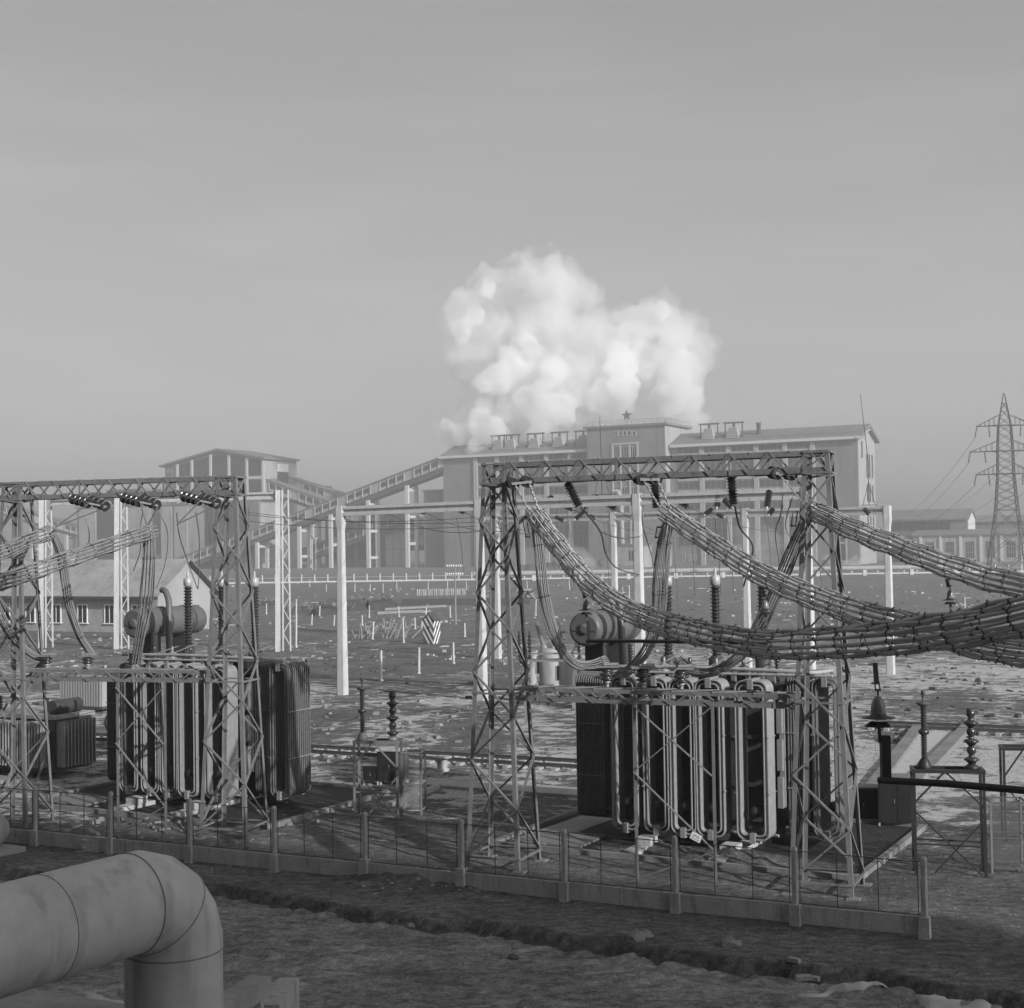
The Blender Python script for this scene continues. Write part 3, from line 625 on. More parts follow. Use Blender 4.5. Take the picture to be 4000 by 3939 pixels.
S4 = plume('steam_wisp', 'faint steam hanging before the right half of the front', [(2950, 2130, 60, 0), (2900, 2080, 45, 0), (3010, 2110, 50, 0), (2880, 2160, 40, 0), (3020, 2170, 40, 0), (2960, 2040, 35, 0)], 560, steam_mat(.05, .1, .35, .62), 1.6, 3, .1, sizes=(10, 4))
S5 = plume('steam_wisp', 'small steam puff low before the left half of the front', [(2240, 2160, 40, 0), (2200, 2180, 40, 0), (2280, 2180, 35, 0), (2220, 2120, 25, 0), (2300, 2200, 30, 0)], 560, steam_mat(.12, .15, .35, .62), 1.2, 2.5, .1, sizes=(8, 3))

hb = thing('turbine_hall', 'tall brick turbine hall behind the viewpoint shading the foreground', 'building', (0, 0, 0), R(-28))
q = MB(); q.b2((-70, -16, 0), (95, -1.6, 46)); q.build('wall', M_BRICKL, hb)
q = MB(); q.b2((-71, -17, 46), (96, -1.2, 47)); q.build('roof', M_ROOF, hb)
for i in range(16):
    q = MB(); x = -66 + i * 10; q.b2((x, -1.599, 3), (x + 3, -1.5, 40)); q.build('window', M_WINB, hb)
# ------------------------------------------------------------------ near gabled workshop on the left
def shed():
    D = 170.0; px_r = 612; x = (px_r - 2000) / F0 * D
    t = thing('gabled_workshop', 'low workshop with snow dusted roof and pale gable behind the left transformer', 'building', (x, D, 0), AZ)
    L = 34; Wd = 9.6; ez = 4.7; rz_ = 8.3
    q = MB(); q.b2((-L, 0, 0), (-.12, Wd, ez)); q.prismx([(0, ez), (Wd, ez), (Wd / 2, rz_)], -L, -.12); q.build('wall', M_CONCM, t)
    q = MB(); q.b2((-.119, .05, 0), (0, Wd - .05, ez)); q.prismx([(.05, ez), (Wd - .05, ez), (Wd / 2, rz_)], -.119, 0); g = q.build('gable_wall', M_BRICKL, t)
    q = MB(); q.prismx([(-1.0, ez - .62), (Wd / 2, rz_ + .12), (Wd / 2, rz_ + .3), (-1.0, ez - .42)], -L - .6, .9); q.build('roof', M_SNOWROOF, t)
    q = MB(); q.prismx([(Wd + 1, ez - .62), (Wd / 2, rz_ + .12), (Wd / 2, rz_ + .3), (Wd + 1.0, ez - .42)], -L - .6, .9); q.build('roof', M_ROOF, t)
    q = MB(); q.b2((-L, -1.02, ez - .75), (.9, -.98, ez - .4)); q.build('gutter', M_STEELD, t)
    for i in range(7):
        a = -3.9 - i * 4.3; f = MB(); f.b2((a, -.12, 1.1), (a + .12, -.002, 3.2)); f.b2((a + 1.5, -.12, 1.1), (a + 1.62, -.002, 3.2)); f.b2((a, -.12, 3.2), (a + 1.62, -.002, 3.32)); f.b2((a + .77, -.1, 1.1), (a + .85, -.002, 3.2)); f.b2((a - .15, -.2, .98), (a + 1.77, -.002, 1.1))
        fo = f.build('window', M_WHITE, t); p = MB(); p.b2((a + .12, -.06, 1.1), (a + 1.5, -.0015, 3.2)); p.build('pane', M_WINB, fo)
    for i in range(2): q = MB(); q.b2((0.001, 2 + i * 3.6, 1.4), (.09, 3.6 + i * 3.6, 3)); q.build('gable_window', M_WINB, t)
    return t
shed()

# ------------------------------------------------------------------ lattice gantries
def tower(t, x, top=12.0, ht=.36, hb=.86, npan=11):
    """square lattice tower at local x, y centre 0"""
    H = lambda z: lerp(hb, ht, min(1, z / top))
    cor = [(-1, -1), (1, -1), (1, 1), (-1, 1)]
    for sx, sy in cor:
        q = MB(); q.angle((x + sx * hb, sy * hb, 0), (x + sx * ht, sy * ht, top), .125, .018, (-sx, 0, 0), (0, -sy, 0)); q.build('leg', M_STEEL, t)
    zs = [0.35]; st = 1.45
    while zs[-1] < top - .7: zs.append(zs[-1] + st); st *= .955
    zs[-1] = top - .62; q = MB()
    for f in range(4):
        a, b = cor[f], cor[(f + 1) % 4]
        for i in range(len(zs) - 1):
            z0, z1 = zs[i], zs[i + 1]
            p, r_ = (a, b) if (i + f) % 2 == 0 else (b, a)
            off = .02
            P0 = Vector((x + p[0] * H(z0), p[1] * H(z0), z0)); P1 = Vector((x + r_[0] * H(z1), r_[1] * H(z1), z1))
            q.bar(P0, P1, .07, .05)
        for z in (zs[0], 5.15, top - .05, top - .62):
            P0 = Vector((x + a[0] * H(z), a[1] * H(z), z)); P1 = Vector((x + b[0] * H(z), b[1] * H(z), z)); q.bar(P0, P1, .08, .05)
        P0 = Vector((x + a[0] * H(top - .62), a[1] * H(top - .62), top - .62)); P1 = Vector((x + b[0] * ht, b[1] * ht, top)); q.bar(P0, P1, .06, .04)
    q.build('lattice_bracing', M_STEEL, t)
    for sx, sy in cor: fb = MB(); fb.box((x + sx * hb, sy * hb, -.12), (.36, .36, .32)); fb.build('footing', M_PIT, t)
def truss(t, x0, x1, ztop, zbot, hy, per, name, both=True, chord=.15, web=.065):
    q = MB()
    for y in (-hy, hy):
        for z in (ztop, zbot):
            s1 = -1 if z == ztop else 1; s2 = 1 if y < 0 else -1
            q.angle((x0, y, z), (x1, y, z), chord, .014, (0, 0, s1), (0, s2, 0))
    n = max(2, round((x1 - x0) / per))
    for i in range(n):
        a = lerp(x0, x1, i / n); b = lerp(x0, x1, (i + 1) / n); mdl = (a + b) / 2
        for k, y in enumerate((-hy, hy)):
            sh = (b - a) * (.0 if k == 0 else .0)
            if k == 0: q.bar((a, y, zbot), (mdl, y, ztop), web, .04); q.bar((mdl, y, ztop), (b, y, zbot), web, .04)
            else:
                q.bar((a, y, zbot), (mdl, y, ztop), web, .04); q.bar((mdl, y, ztop), (b, y, zbot), web, .04)
        q.box((mdl, -hy - .012, ztop - chord * .8), (.2, .012, .12)); q.box((a, -hy - .012, zbot + chord * .8), (.2, .012, .12))
        q.bar((a, -hy, ztop), (b, hy, ztop), web, .04); q.bar((a, hy, zbot), (b, -hy, zbot), web, .04)
        if i % 3 == 0: q.bar((mdl, -hy, ztop), (mdl, hy, ztop), .05); q.bar((mdl, -hy, zbot), (mdl, hy, zbot), .05); q.bar((mdl, -hy, zbot), (mdl, -hy, ztop), .05)
    return q.build(name, M_STEEL, t)
def gantry(A, B, label, ext0=0.0, ext1=0.0, lower=(5.33, 4.93), uprights=(), lower_x=None):
    A = Vector(A); B = Vector(B); d = B - A; L = d.length; rz = math.atan2(d.y, d.x)
    t = thing('lattice_gantry', label, 'gantry', (A.x, A.y, 0), rz, 'grey lattice gantries over the transformers')
    tower(t, 0); tower(t, L)
    truss(t, -ext0, L + ext1 + .36, 12.0, 11.38, .36, 1.06, 'crossbeam')
    lx = lower_x or (.7, L - .7)
    truss(t, lx[0], lx[1], lower[0], lower[1], .35, 1.12, 'lower_truss', chord=.11, web=.055)
    for u in uprights:
        q = MB()
        q.angle((u - .0, -.35, 0), (u, -.35, lower[1]), .09, .014, (1, 0, 0), (0, 1, 0)); q.build('upright', M_STEEL, t)
    if len(uprights) == 2:
        q = MB(); u0, u1 = uprights; y = -.37
        q.bar((u0, y, 4.9), (u1, y, 3.0), .075, .03); q.bar((u1, y - .035, 4.9), (u0, y - .035, 3.0), .075, .03)
        q.bar((u0, y, 3.0), (u1, y, .95), .075, .03); q.bar((u1, y - .035, 0.9), (u0, y - .035, -.05), .075, .03)
        q.build('cross_brace', M_STEEL, t)
    return t, L, rz
GA, GB = Vector((-17.4, 51.3, 0)), Vector((-9.45, 49.1, 0))
GC, GD = Vector((-0.4, 43.9, 0)), Vector((8.45, 40.1, 0))
gR, LR, rzR = gantry(GC, GD, 'grey lattice gantry with two towers over the right transformer', 0, 0, uprights=(4.25, 6.55))
gL, LL, rzL = gantry(GA, GB, 'grey lattice gantry running off the left edge over the left transformer', ext0=7.5, lower=(5.5, 5.08), uprights=(4.05, 5.85))
def GR(s_, y, z):   # right gantry local -> world
    return ROOTM[gR.name] @ Vector((s_, y, z))
def GLw(s_, y, z): return ROOTM[gL.name] @ Vector((s_, y, z))

# warning plate on the brace
pl = thing('warning_plate', 'small tilted white plate wired to the lower cross brace', 'sign', GR(6.1, -.52, 1.3), rzR)
q = MB(); ca, sa = math.cos(R(-24)), math.sin(R(-24))
def rot(x, z): return (x * ca - z * sa, x * sa + z * ca)
def rrect(cx, cz, w_, h_): return [rot(cx - w_, cz - h_), rot(cx + w_, cz - h_), rot(cx + w_, cz + h_), rot(cx - w_, cz + h_)]
q.prism(rrect(0, 0, .155, .105), -.006, .006); q.build('plate', M_WHITE, pl)
q = MB()
for cx, w_, h_, cz in ((-.075, .008, .035, .02), (-.035, .006, .03, .02), (-.02, .012, .006, .045), (0.02, .007, .033, .02), (.035, .012, .006, .02), (.075, .007, .033, .02), (.09, .012, .006, .0), (0.0, .12, .007, -.06)):
    q.prism(rrect(cx, cz, w_, h_), -.0095, -.0062)
q.build('lettering', M_STEELD, pl)

# ------------------------------------------------------------------ insulators
def string(mb, p, q_, r=.145, pitch=.125, stem=.03):
    p = Vector(p); q_ = Vector(q_); L = (q_ - p).length; n = max(2, int(L / pitch)); ax = (q_ - p).normalized()
    prof = [(stem, 0)]
    for i in range(n):
        h = L * i / n; k = L / n
        prof += ([(stem * 1.4, h + k * .05), (r * .45, h + k * .18), (r, h + k * .62), (r * .96, h + k * .70), (r * .4, h + k * .62), (stem * 1.3, h + k * .9)] if pitch < .2 else [(stem, h + k * .1), (r * .38, h + k * .16), (r * .42, h + k * .4), (r * .9, h + k * .62), (r, h + k * .72), (r * .9, h + k * .76), (stem * 1.2, h + k * .72), (stem, h + k * .97)])
    prof.append((stem, L)); mb.lathe(p, prof, 16, ax, False)
def post_insul(mb, p, H, r=.14, pitch=.09, core=.09):
    n = max(3, int(H / pitch)); k = H / n; prof = [(core, 0)]
    for i in range(n): prof += [(core, k * i + k * .15), (r, k * i + k * .5), (r * .97, k * i + k * .62), (core, k * i + k * .75)]
    prof.append((core, H)); mb.lathe(p, prof, 14, (0, 0, 1), False)

# tension strings (pairs) with yokes and chain links down to the bundle heads
def tension_pair(a0, a1, d, head, name_label, group, L=.62, r=.18):
    t = thing('tension_insulator', name_label, 'insulator', a0, 0, group)
    ends = []
    for a in (a0, a1):
        e = Vector(a) + Vector(d).normalized() * L; q = MB(); string(q, a, e, r, .2); q.build('disc_string', M_PORC, t, world=True); ends.append(e)
    q = MB(); dv = (ends[1] - ends[0]).normalized(); q.bar(ends[0] - dv * .08, ends[1] + dv * .08, .05, .07); q.build('yoke', M_METAL, t, world=True)
    for e, h in zip(ends, (Vector(head) - dv * .14, Vector(head) + dv * .14)):
        q = MB(); n = 9
        for i in range(n):
            p0 = e.lerp(h, i / n); p1 = e.lerp(h, (i + .78) / n); q.bar(p0, p1, .055 if i % 2 else .03, .03 if i % 2 else .055)
        q.build('chain_link', M_METAL, t, world=True)
    return t

# ------------------------------------------------------------------ conductor bundles
def bundle(name, label, pts, Rg, n, r, spacing, group, M=M_ALU, flat=1.0, ends=None, res=5, rs_seed=0, rscale=None):
    rr = random.Random(rs_seed + 5)
    C = catm(pts, 10); t = thing(name, label, 'busbar bundle', C[0], 0, group)
    T = [(C[min(i + 1, len(C) - 1)] - C[max(i - 1, 0)]).normalized() for i in range(len(C))]
    x = T[0].cross(Vector((0, 0, 1)))
    x = x.normalized() if x.length > .1 else Vector((1, 0, 0)); fr = []
    for i in range(len(C)):
        x = (x - T[i] * x.dot(T[i])).normalized(); fr.append((x.copy(), T[i].cross(x)))
    ph = [rr.uniform(0, 6) for _ in range(n)]
    cum = [0]
    for i in range(1, len(C)): cum.append(cum[-1] + (C[i] - C[i - 1]).length)
    def off(i, k, extra=0):
        a = 2 * math.pi * (k + .5) / n; sc = 1.0 if rscale is None else rscale(i / (len(C) - 1))
        ww = .022 * math.sin(cum[i] * 2 * math.pi / spacing * .5 + ph[k]) * Rg / .25
        return (fr[i][0] * math.cos(a) + fr[i][1] * math.sin(a) * flat) * (Rg * sc + ww + extra)
    for k in range(n):
        q = MB(); q.tube([C[i] + off(i, k) for i in range(len(C))], r, 6); q.build('conductor', M, t, world=True)
    s_ = spacing * .5; idx = 0
    while s_ < cum[-1] and idx < 90:
        i = next(j for j in range(len(cum)) if cum[j] >= s_); q = MB(); xx, yy = fr[i]
        sc = 1.0 if rscale is None else rscale(i / (len(C) - 1))
        ring = [C[i] + (xx * math.cos(a * math.pi / 8) + yy * math.sin(a * math.pi / 8) * flat) * (Rg * sc - r * .2) for a in range(16)]
        q.tube(ring, .009, 4, closed=True)
        for k in range(n):
            o = C[i] + off(i, k); dr = off(i, k).normalized()
            q.bar(o + dr * (r * .6), o + dr * (r * 1.5 + .01), .022, .022); q.bar(o - T[i] * .016, o + T[i] * .016, r * 2.05, r * 2.05, dr)
        q.build('spacer_ring', M_CLAMP, t, world=True); s_ += spacing * rr.uniform(.95, 1.05); idx += 1
    return t
GRP_B = 'overhead conductor bundles'; GRP_D = 'drop conductors to the transformers'
def path(lst): return [at(*p) for p in lst]
b1 = path([(2085, 2005, 43.2), (2170, 2120, 41.0), (2300, 2275, 38.1), (2500, 2405, 34.3), (2900, 2507, 28.5), (3200, 2513, 25.35), (3600, 2478, 22.06), (4000, 2405, 19.5), (5200, 2080, 14.7)])
b2_ = path([(2600, 2000, 42.0), (2760, 2110, 39.8), (3000, 2258, 35.4), (3300, 2377, 31.6), (3500, 2432, 29.5), (4000, 2545, 25.2), (4800, 2540, 20.6)])
b3_ = path([(3165, 1990, 40.4), (3330, 2068, 38.2), (3500, 2135, 36.0), (3700, 2209, 33.8), (4000, 2290, 30.9), (4800, 2400, 25.4)])
bundle('conductor_bundle', 'nearest thick conductor bundle sagging across the right gantry to the right edge', b1, .25, 12, .029, .84, GRP_B, rs_seed=1, M=M_ALUR)
bundle('conductor_bundle', 'conductor bundle from the middle of the right gantry passing behind the nearest one', b2_, .25, 12, .029, .84, GRP_B, rs_seed=2, M=M_ALUR)
bundle('conductor_bundle', 'conductor bundle leaving the right tower toward the right edge', b3_, .25, 12, .029, .84, GRP_B, rs_seed=3, M=M_ALUR)
b4 = path([(597, 2076, 48.4), (480, 2112, 47.0), (250, 2190, 44.5), (0, 2273, 41.7), (-500, 2400, 37.5)])
b5 = path([(200, 2078, 50.0), (100, 2117, 49.0), (0, 2160, 47.9), (-500, 2330, 43)])
bundle('conductor_bundle', 'conductor bundle sloping down left from the middle of the left gantry', b4, .23, 12, .026, .84, GRP_B, rs_seed=4)
bundle('conductor_bundle', 'conductor bundle at the left edge above the first', b5, .23, 12, .026, .84, GRP_B, rs_seed=5)
pinch = lambda u: .75 + .5 * math.sin(math.pi * min(1, u * 1.5)) * .5
dr = [
 ([(2090, 2015, 43.3), (2108, 2160, 43.3), (2125, 2330, 43.3), (2170, 2490, 43.4), (2235, 2585, 43.5), (2300, 2600, 43.7), (2370, 2580, 43.9)], 'curving drop bundle at the left tower of the right gantry, lit at its foot'),
 ([(2620, 2010, 42.1), (2596, 2120, 42.3), (2582, 2260, 42.6), (2570, 2400, 42.9), (2530, 2530, 43.2), (2470, 2610, 43.5), (2420, 2640, 43.8)], 'drop bundle hanging under the middle of the right gantry'),
 ([(3165, 2005, 40.5), (3110, 2120, 40.8), (3040, 2290, 41.3), (2960, 2460, 42.0), (2880, 2570, 42.5), (2780, 2625, 43.0), (2700, 2620, 43.4), (2650, 2580, 43.8)], 'slanting drop bundle from the right tower down to the transformer'),
 ([(205, 2080, 50.0), (240, 2170, 50.2), (268, 2350, 50.5), (310, 2480, 50.8), (360, 2560, 51.0)], 'curved drop bundle left of the gabled workshop windows'),
 ([(583, 2080, 48.6), (582, 2180, 48.8), (570, 2350, 49.2), (548, 2480, 49.6), (530, 2590, 50.0)], 'upright drop bundle before the left conservator drum'),
 ([(-60, 2250, 50.5), (5, 2410, 50.8), (60, 2500, 51), (130, 2560, 51.2), (190, 2580, 51.4)], 'pale drop bundle curving in at the left edge')]
for i, (p_, lb) in enumerate(dr):
    bundle('drop_bundle', lb, path(p_), .255 if i < 3 else .22, 14 if i < 3 else 12, .019, 1.55, GRP_D, rs_seed=20 + i, flat=.6, rscale=pinch)

# heads: tension pairs
GI = 'tension insulator pairs on the gantries'
for (pa, pb, hd, D, lb) in (
    ((1992, 1884), (2048, 1878), (2085, 1995), 43.2, 'tension insulator pair beside the left tower of the right gantry'),
    ((2487, 1868), (2541, 1868), (2600, 1990), 42.1, 'tension insulator pair at the middle of the right gantry'),
    ((3008, 1845), (3062, 1848), (3165, 1975), 40.7, 'tension insulator pair beside the right tower of the right gantry')):
    p0 = at(pa[0], pa[1], D + .1); p1 = at(pb[0], pb[1], D)
    tension_pair(p0, p1, (.22, -1, -.12), at(hd[0], hd[1], D - .9), lb, GI)
for (pa, pb, hd, D, lb) in (
    ((300, 1955, 0), (395, 1955, 0), (215, 2060), 50.2, 'insulator pair under the left gantry nearest the left tower'),
    ((500, 1950, 0), (600, 1965, 0), (575, 2060), 49.3, 'insulator pair under the middle of the left gantry'),
    ((735, 1945, 0), (790, 1960, 0), (690, 2050), 48.9, 'insulator pair under the left gantry beside its right tower')):
    p0 = at(pa[0], pa[1], D); e = []
    t = thing('tension_insulator', lb, 'insulator', p0, 0, 'insulators under the left gantry')
    for (xa, ya, xb, yb, dd) in ((-28, -8, 48, 12, 0), (42, -6, 118, 26, -.1)):
        q = MB(); aa = at(pa[0] + xa, pa[1] + ya, D + dd); ee = at(pa[0] + xb, pa[1] + yb, D + dd - .75); string(q, aa, ee, .185, .24, .03); q.build('disc_string', M_PORC, t, world=True); e.append(ee)
    q = MB(); q.bar(e[0], e[1], .05, .06); hh = at(hd[0], hd[1], D - .7)
    q.build('yoke', M_METAL, t, world=True); q = MB(); q.bar(e[0], hh, .05, .04); q.bar(e[1], hh, .05, .04); q.build('link_rod', M_STEEL, t, world=True)
# long dark suspension strings under the right beam
for (a, b, D, lb) in (((2215, 1885), (2262, 1978), 42.9, 'fat dark hanging insulator left of the middle of the right gantry'), ((2557, 1890), (2565, 1985), 42.3, 'dark hanging insulator behind the middle pair'), ((2855, 1862), (2865, 1972), 41.4, 'upright fat dark insulator right of the middle of the right gantry')):
    p0, p1 = at(a[0], a[1], D), at(b[0], b[1], D); t = thing('hanging_insulator', lb, 'insulator', p0, 0, 'dark hanging insulators of the right gantry')
    q = MB(); string(q, p0, p1, .165, .085, .10); q.build('disc_string', M_PORC, t, world=True)
    q = MB(); q.bar(p0 + Vector((-.12, 0, .02)), p0 + Vector((.12, 0, .02)), .04); q.bar(p0, p0 + Vector((0, 0, .18)), .04); q.build('clevis', M_STEELD, t, world=True)
# long flat spacer loops at the drop heads
for i, (a, b, D) in enumerate((((2040, 2020), (2053, 2098), 43.0), ((2567, 2060), (2560, 2100), 42.0), ((3098, 2000), (3090, 2055), 40.4))):
    t = thing('spacer_plate', ['dark slotted plate at the head of the left drop bundle', 'dark slotted plate at the head of the middle drop bundle', 'dark slotted plate at the head of the slanting drop bundle'][i], 'plate', at(a[0], a[1], D), 0, 'slotted plates at the drop heads')
    p, q_ = at(a[0], a[1], D), at(b[0], b[1], D); q = MB(); q.bar(p, q_, .03, .03); q.bar(p + Vector((.12, 0, 0)), q_ + Vector((.12, 0, 0)), .03, .03); q.bar(q_ - Vector((.02, 0, 0)), q_ + Vector((.14, 0, 0)), .04, .05); q.bar(p - Vector((.02, 0, 0)), p + Vector((.14, 0, 0)), .04, .05)
    q.build('plate', M_CLAMP, t, world=True)

# ------------------------------------------------------------------ hold-down insulators with brackets
def holddown(px, py_top, py_bell, D, label, r=.265, post=None, pipe=None, pr=.05):
    t = thing('bell_insulator', label, 'insulator', at(px, py_bell, D), 0, 'bell insulators holding the bundles down')
    sc = D / F0
    c = at(px, py_bell, D); k = r / .27
    q = MB(); q.lathe(c, [(r * .9, -.02 * k), (r * .5, .05 * k), (r * .42, .06 * k)], 20); q.lathe(c, [(r, .11 * k), (r, .125 * k), (r * .5, .15 * k), (r * .42, .20 * k)], 20); q.build('shed', M_PORC, t, world=True)
    q = MB(); q.lathe(c, [(r * .44, .16 * k), (r * .46, .22 * k), (r * .43, .30 * k), (r * .32, .40 * k), (r * .2, .45 * k), (r * .12, .46 * k)], 16); q.build('bell', M_PORCL, t, world=True)
    top = at(px - 14, py_top, D); a = c + Vector((0, 0, .46 * k)); mid_ = a.lerp(top, .45)
    q = MB(); q.bar(a, a + Vector((0, 0, .1)), .025); 
    for s_ in (-1, 1): q.bar(a + Vector((s_ * .035, 0, .1)), mid_ + Vector((s_ * .035, 0, 0)), .018)
    q.bar(mid_ - Vector((.0, 0, .05)), top, .07, .05); q.bar(a + Vector((-.05, 0, .1)), a + Vector((.05, 0, .1)), .03); q.build('turnbuckle', M_CLAMP, t, world=True)
    q = MB(); lowp = c + Vector((0.02, 0, -.28)); q.bar(c, lowp, .05, .03); q.build('hook', M_CLAMP, t, world=True)
    return t, lowp
holddown(3432, 2590, 2832, 23.2, 'large pale bell insulator on a turnbuckle beneath the nearest bundle')
t = thing('black_bracket', 'black pipe bracket with a square post at lower right', 'bracket', at(3458, 3045, 23.2), 0, 'black brackets holding the bell insulators')
q = MB(); q.b2(at(3443, 3045, 23.2) + Vector((0, -.08, 0)), at(3474, 2872, 23.2) + Vector((0, .08, 0))); q.build('post', M_BLACK, t, world=True)
q = MB(); q.tube([at(3436, 3048, 23.2), at(3700, 3062, 22.0), at(4000, 3088, 20.8), at(4500, 3125, 19.0)], .055, 12); q.build('pipe', M_BLACK, t, world=True)
holddown(2290, 2312, 2398, 38, 'small bell insulator left of the big conservator face', r=.21)
t = thing('black_bracket', 'black angled bracket before the round conservator end', 'bracket', at(2300, 2505, 37.8), 0, 'black brackets holding the bell insulators')
q = MB(); q.b2(at(2291, 2500, 37.8) + Vector((0, -.05, 0)), at(2304, 2425, 37.8) + Vector((0, .05, 0))); q.build('post', M_BLACK, t, world=True)
q = MB(); q.tube([at(2293, 2505, 37.8), at(2500, 2505, 36.5), at(2700, 2508, 35.3), at(3000, 2512, 34)], .045, 8); q.build('pipe', M_BLACK, t, world=True)
holddown(2990, 2290, 2398, 35.5, 'small bell insulator hung under the middle bundle', r=.19)
holddown(3712, 2262, 2358, 33.5, 'small bell insulator hung under the far right bundle', r=.18)

# ------------------------------------------------------------------ transformers
def transformer():
    t = thing('power_transformer', 'huge oil transformer with looped cooling tubes behind the right gantry', 'transformer', (7.16, 44.5, 0), AZ, 'oil power transformers under the gantries')
    def loop(cx, y, w_, z0, z1, rad, axis='x'):
        P = []; 
        for (sx, sz, a0) in ((1, 1, 0), (-1, 1, 90), (-1, -1, 180), (1, -1, 270)):
            for k in range(5):
                a = R(a0 + k * 22.5); u = sx * (w_ / 2 - rad) + rad * math.cos(a); z = (z1 - rad if sz > 0 else z0 + rad) + rad * math.sin(a)
                P.append((cx + u, y, z) if axis == 'x' else (cx, y + u, z))
        return P
    def unit(cx, y0, w_, n, dy, axis='x', z0=.5, z1=5.28, MM=None):
        MM = MM or M_RAD
        q = MB()
        for i in range(n):
            for k, ins in enumerate((0.0, .115)):
                if axis == 'x': P = loop(cx, y0 + i * dy, w_ - 2 * ins, z0 + ins, z1 - ins, .24 - ins * .6)
                else: P = loop(cx + i * dy, y0, w_ - 2 * ins, z0 + ins, z1 - ins, .24 - ins * .6, 'y')
                q.tube(P, .033, 6, closed=True)
        u = q.build('radiator', MM, t)
        ln = (n - 1) * dy
        for z in (z0 + .02, z1 - .10):
            h = MB()
            if axis == 'x': h.b2((cx - .08, y0 - .09, z - .13), (cx + .08, y0 + ln + .1, z + .17)); 
            else: h.b2((cx - .09, y0 - .08, z - .13), (cx + ln + .1, y0 + .08, z + .17))
            h.build('header', M_RAD, u)
        s_ = MB()
        for z in (1.9, 3.6):
            if axis == 'x': s_.bar((cx - w_ / 2 - .04, y0 - .05, z), (cx - w_ / 2 - .04, y0 + ln + .05, z), .03); s_.bar((cx + w_ / 2 + .04, y0 - .05, z), (cx + w_ / 2 + .04, y0 + ln + .05, z), .03)
            else: s_.bar((cx - .05, y0 - w_ / 2 - .04, z), (cx + ln + .05, y0 - w_ / 2 - .04, z), .03)
        s_.build('clamp_strip', M_RAD, u)
        for k in range(1 if axis == 'x' else 0):
            f = MB(); f.lathe((cx + .05, y0 + ln * .6, 1.35), [(.02, 0), (.15, .02), (.16, .25), (.06, .3)], 12, (0, -1, 0)); f.build('fan_motor', M_TANK, u)
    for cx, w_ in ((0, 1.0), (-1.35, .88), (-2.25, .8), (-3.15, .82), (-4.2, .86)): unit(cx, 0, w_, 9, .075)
    unit(.72, 1.9, 1.0, 8, .085, 'y', .5, 5.3, M_RADSHADE); unit(1.95, 1.2, .8, 12, .12, 'x', .5, 5.3, M_RADSHADE); unit(-6.5, 1.9, 1.1, 12, .085, 'y', .55, 5.2, M_RADSHADE)
    unit(.62, 3.6, .9, 8, .085, 'y', .5, 5.3, M_RADSHADE)
    q = MB(); q.b2((-5.3, 1.55, .75), (.35, 4.0, 4.9)); 
    for i in range(7): x = -5.1 + i * .88; q.b2((x - .05, 1.42, .8), (x + .05, 1.549, 4.8))
    for z in (1.9, 3.4): q.b2((-5.3, 1.45, z - .06), (.35, 1.548, z + .06)); q.b2((.351, 1.6, z - .06), (.45, 4, z + .06))
    q.build('tank', M_TANK, t)
    q = MB(); q.b2((-5.5, 1.4, 4.91), (.55, 4.15, 5.08)); q.b2((-4.6, 1.9, 5.081), (-.3, 3.6, 5.3)); q.build('lid', M_TANK, t)
    q = MB(); q.b2((-5.4, 1.7, .32), (.4, 2.0, .74)); q.b2((-5.4, 3.4, .32), (.4, 3.7, .74)); q.build('skid', M_STEELD, t)
    for x in (-4.8, -3.0, -1.6, -.2):
        q = MB(); q.lathe((x, 1.72, .22), [(.22, 0), (.22, .12), (.17, .13), (.17, .2)], 14, (0, 1, 0)); q.build('wheel', M_STEELD, t)
    # conservator
    q = MB(); q.lathe((-7.3, 3.7, 6.56), [(.50, 0), (.585, .05), (.61, .14), (.61, 3.8), (.55, 3.95), (.3, 4.02)], 32, (0, 1, 0)); cons = q.build('conservator', M_CONS, t)
    q = MB()
    for y in (1.5, 3.0): q.lathe((-7.3, 3.7 + y, 6.56), [(.612, 0), (.64, .01), (.64, .26), (.612, .27)], 32, (0, 1, 0))
    q.build('band', M_STEELD, cons)
    q = MB(); q.b2((-7.75, 3.667, 6.5), (-6.85, 3.69, 6.54)); q.lathe((-7.3, 3.69, 6.56), [(.2, 0), (.2, .04), (.1, .06)], 16, (0, -1, 0)); q.build('end_cover', M_CONS, cons)
    q = MB(); q.b2((-7.6, 4.4, 4.6), (-6.9, 4.9, 6.05)); q.b2((-7.6, 6.4, 4.6), (-6.9, 6.8, 6.05)); q.b2((-7.6, 4.3, 4.3), (-5.2, 6.8, 4.6)); q.build('cradle', M_TANK, t)
    q = MB(); q.tube(catm([(-6.2, 4.6, 5.0), (-6.3, 4.7, 6.2), (-6.45, 4.9, 7.3), (-6.7, 5.0, 7.8), (-7.0, 5.1, 7.9)], 5), .13, 12); q.build('relief_pipe', M_CONS, t)
    # HV bushings
    for i, x in enumerate((-3.9, -2.2, -.6)):
        q = MB(); q.lathe((x, 3.1, 5.25), [(.26, 0), (.26, .45), (.18, .5), (.17, .55)], 16); bo = q.build('bushing', M_TANK, t)
        q = MB(); post_insul(q, (x, 3.1, 5.8), 2.3, .185, .115, .12); q.build('porcelain', M_PORC, bo)
        q = MB(); q.lathe((x, 3.1, 8.1), [(.12, 0), (.17, .05), (.17, .3), (.06, .36), (.03, .6)], 14); q.build('cap', M_METAL, bo)
    for i, x in enumerate((-4.9, .15)):
        q = MB(); post_insul(q, (x, 2.2, 5.1), 1.1, .1, .1, .06); q.build('small_bushing', M_PORC, t)
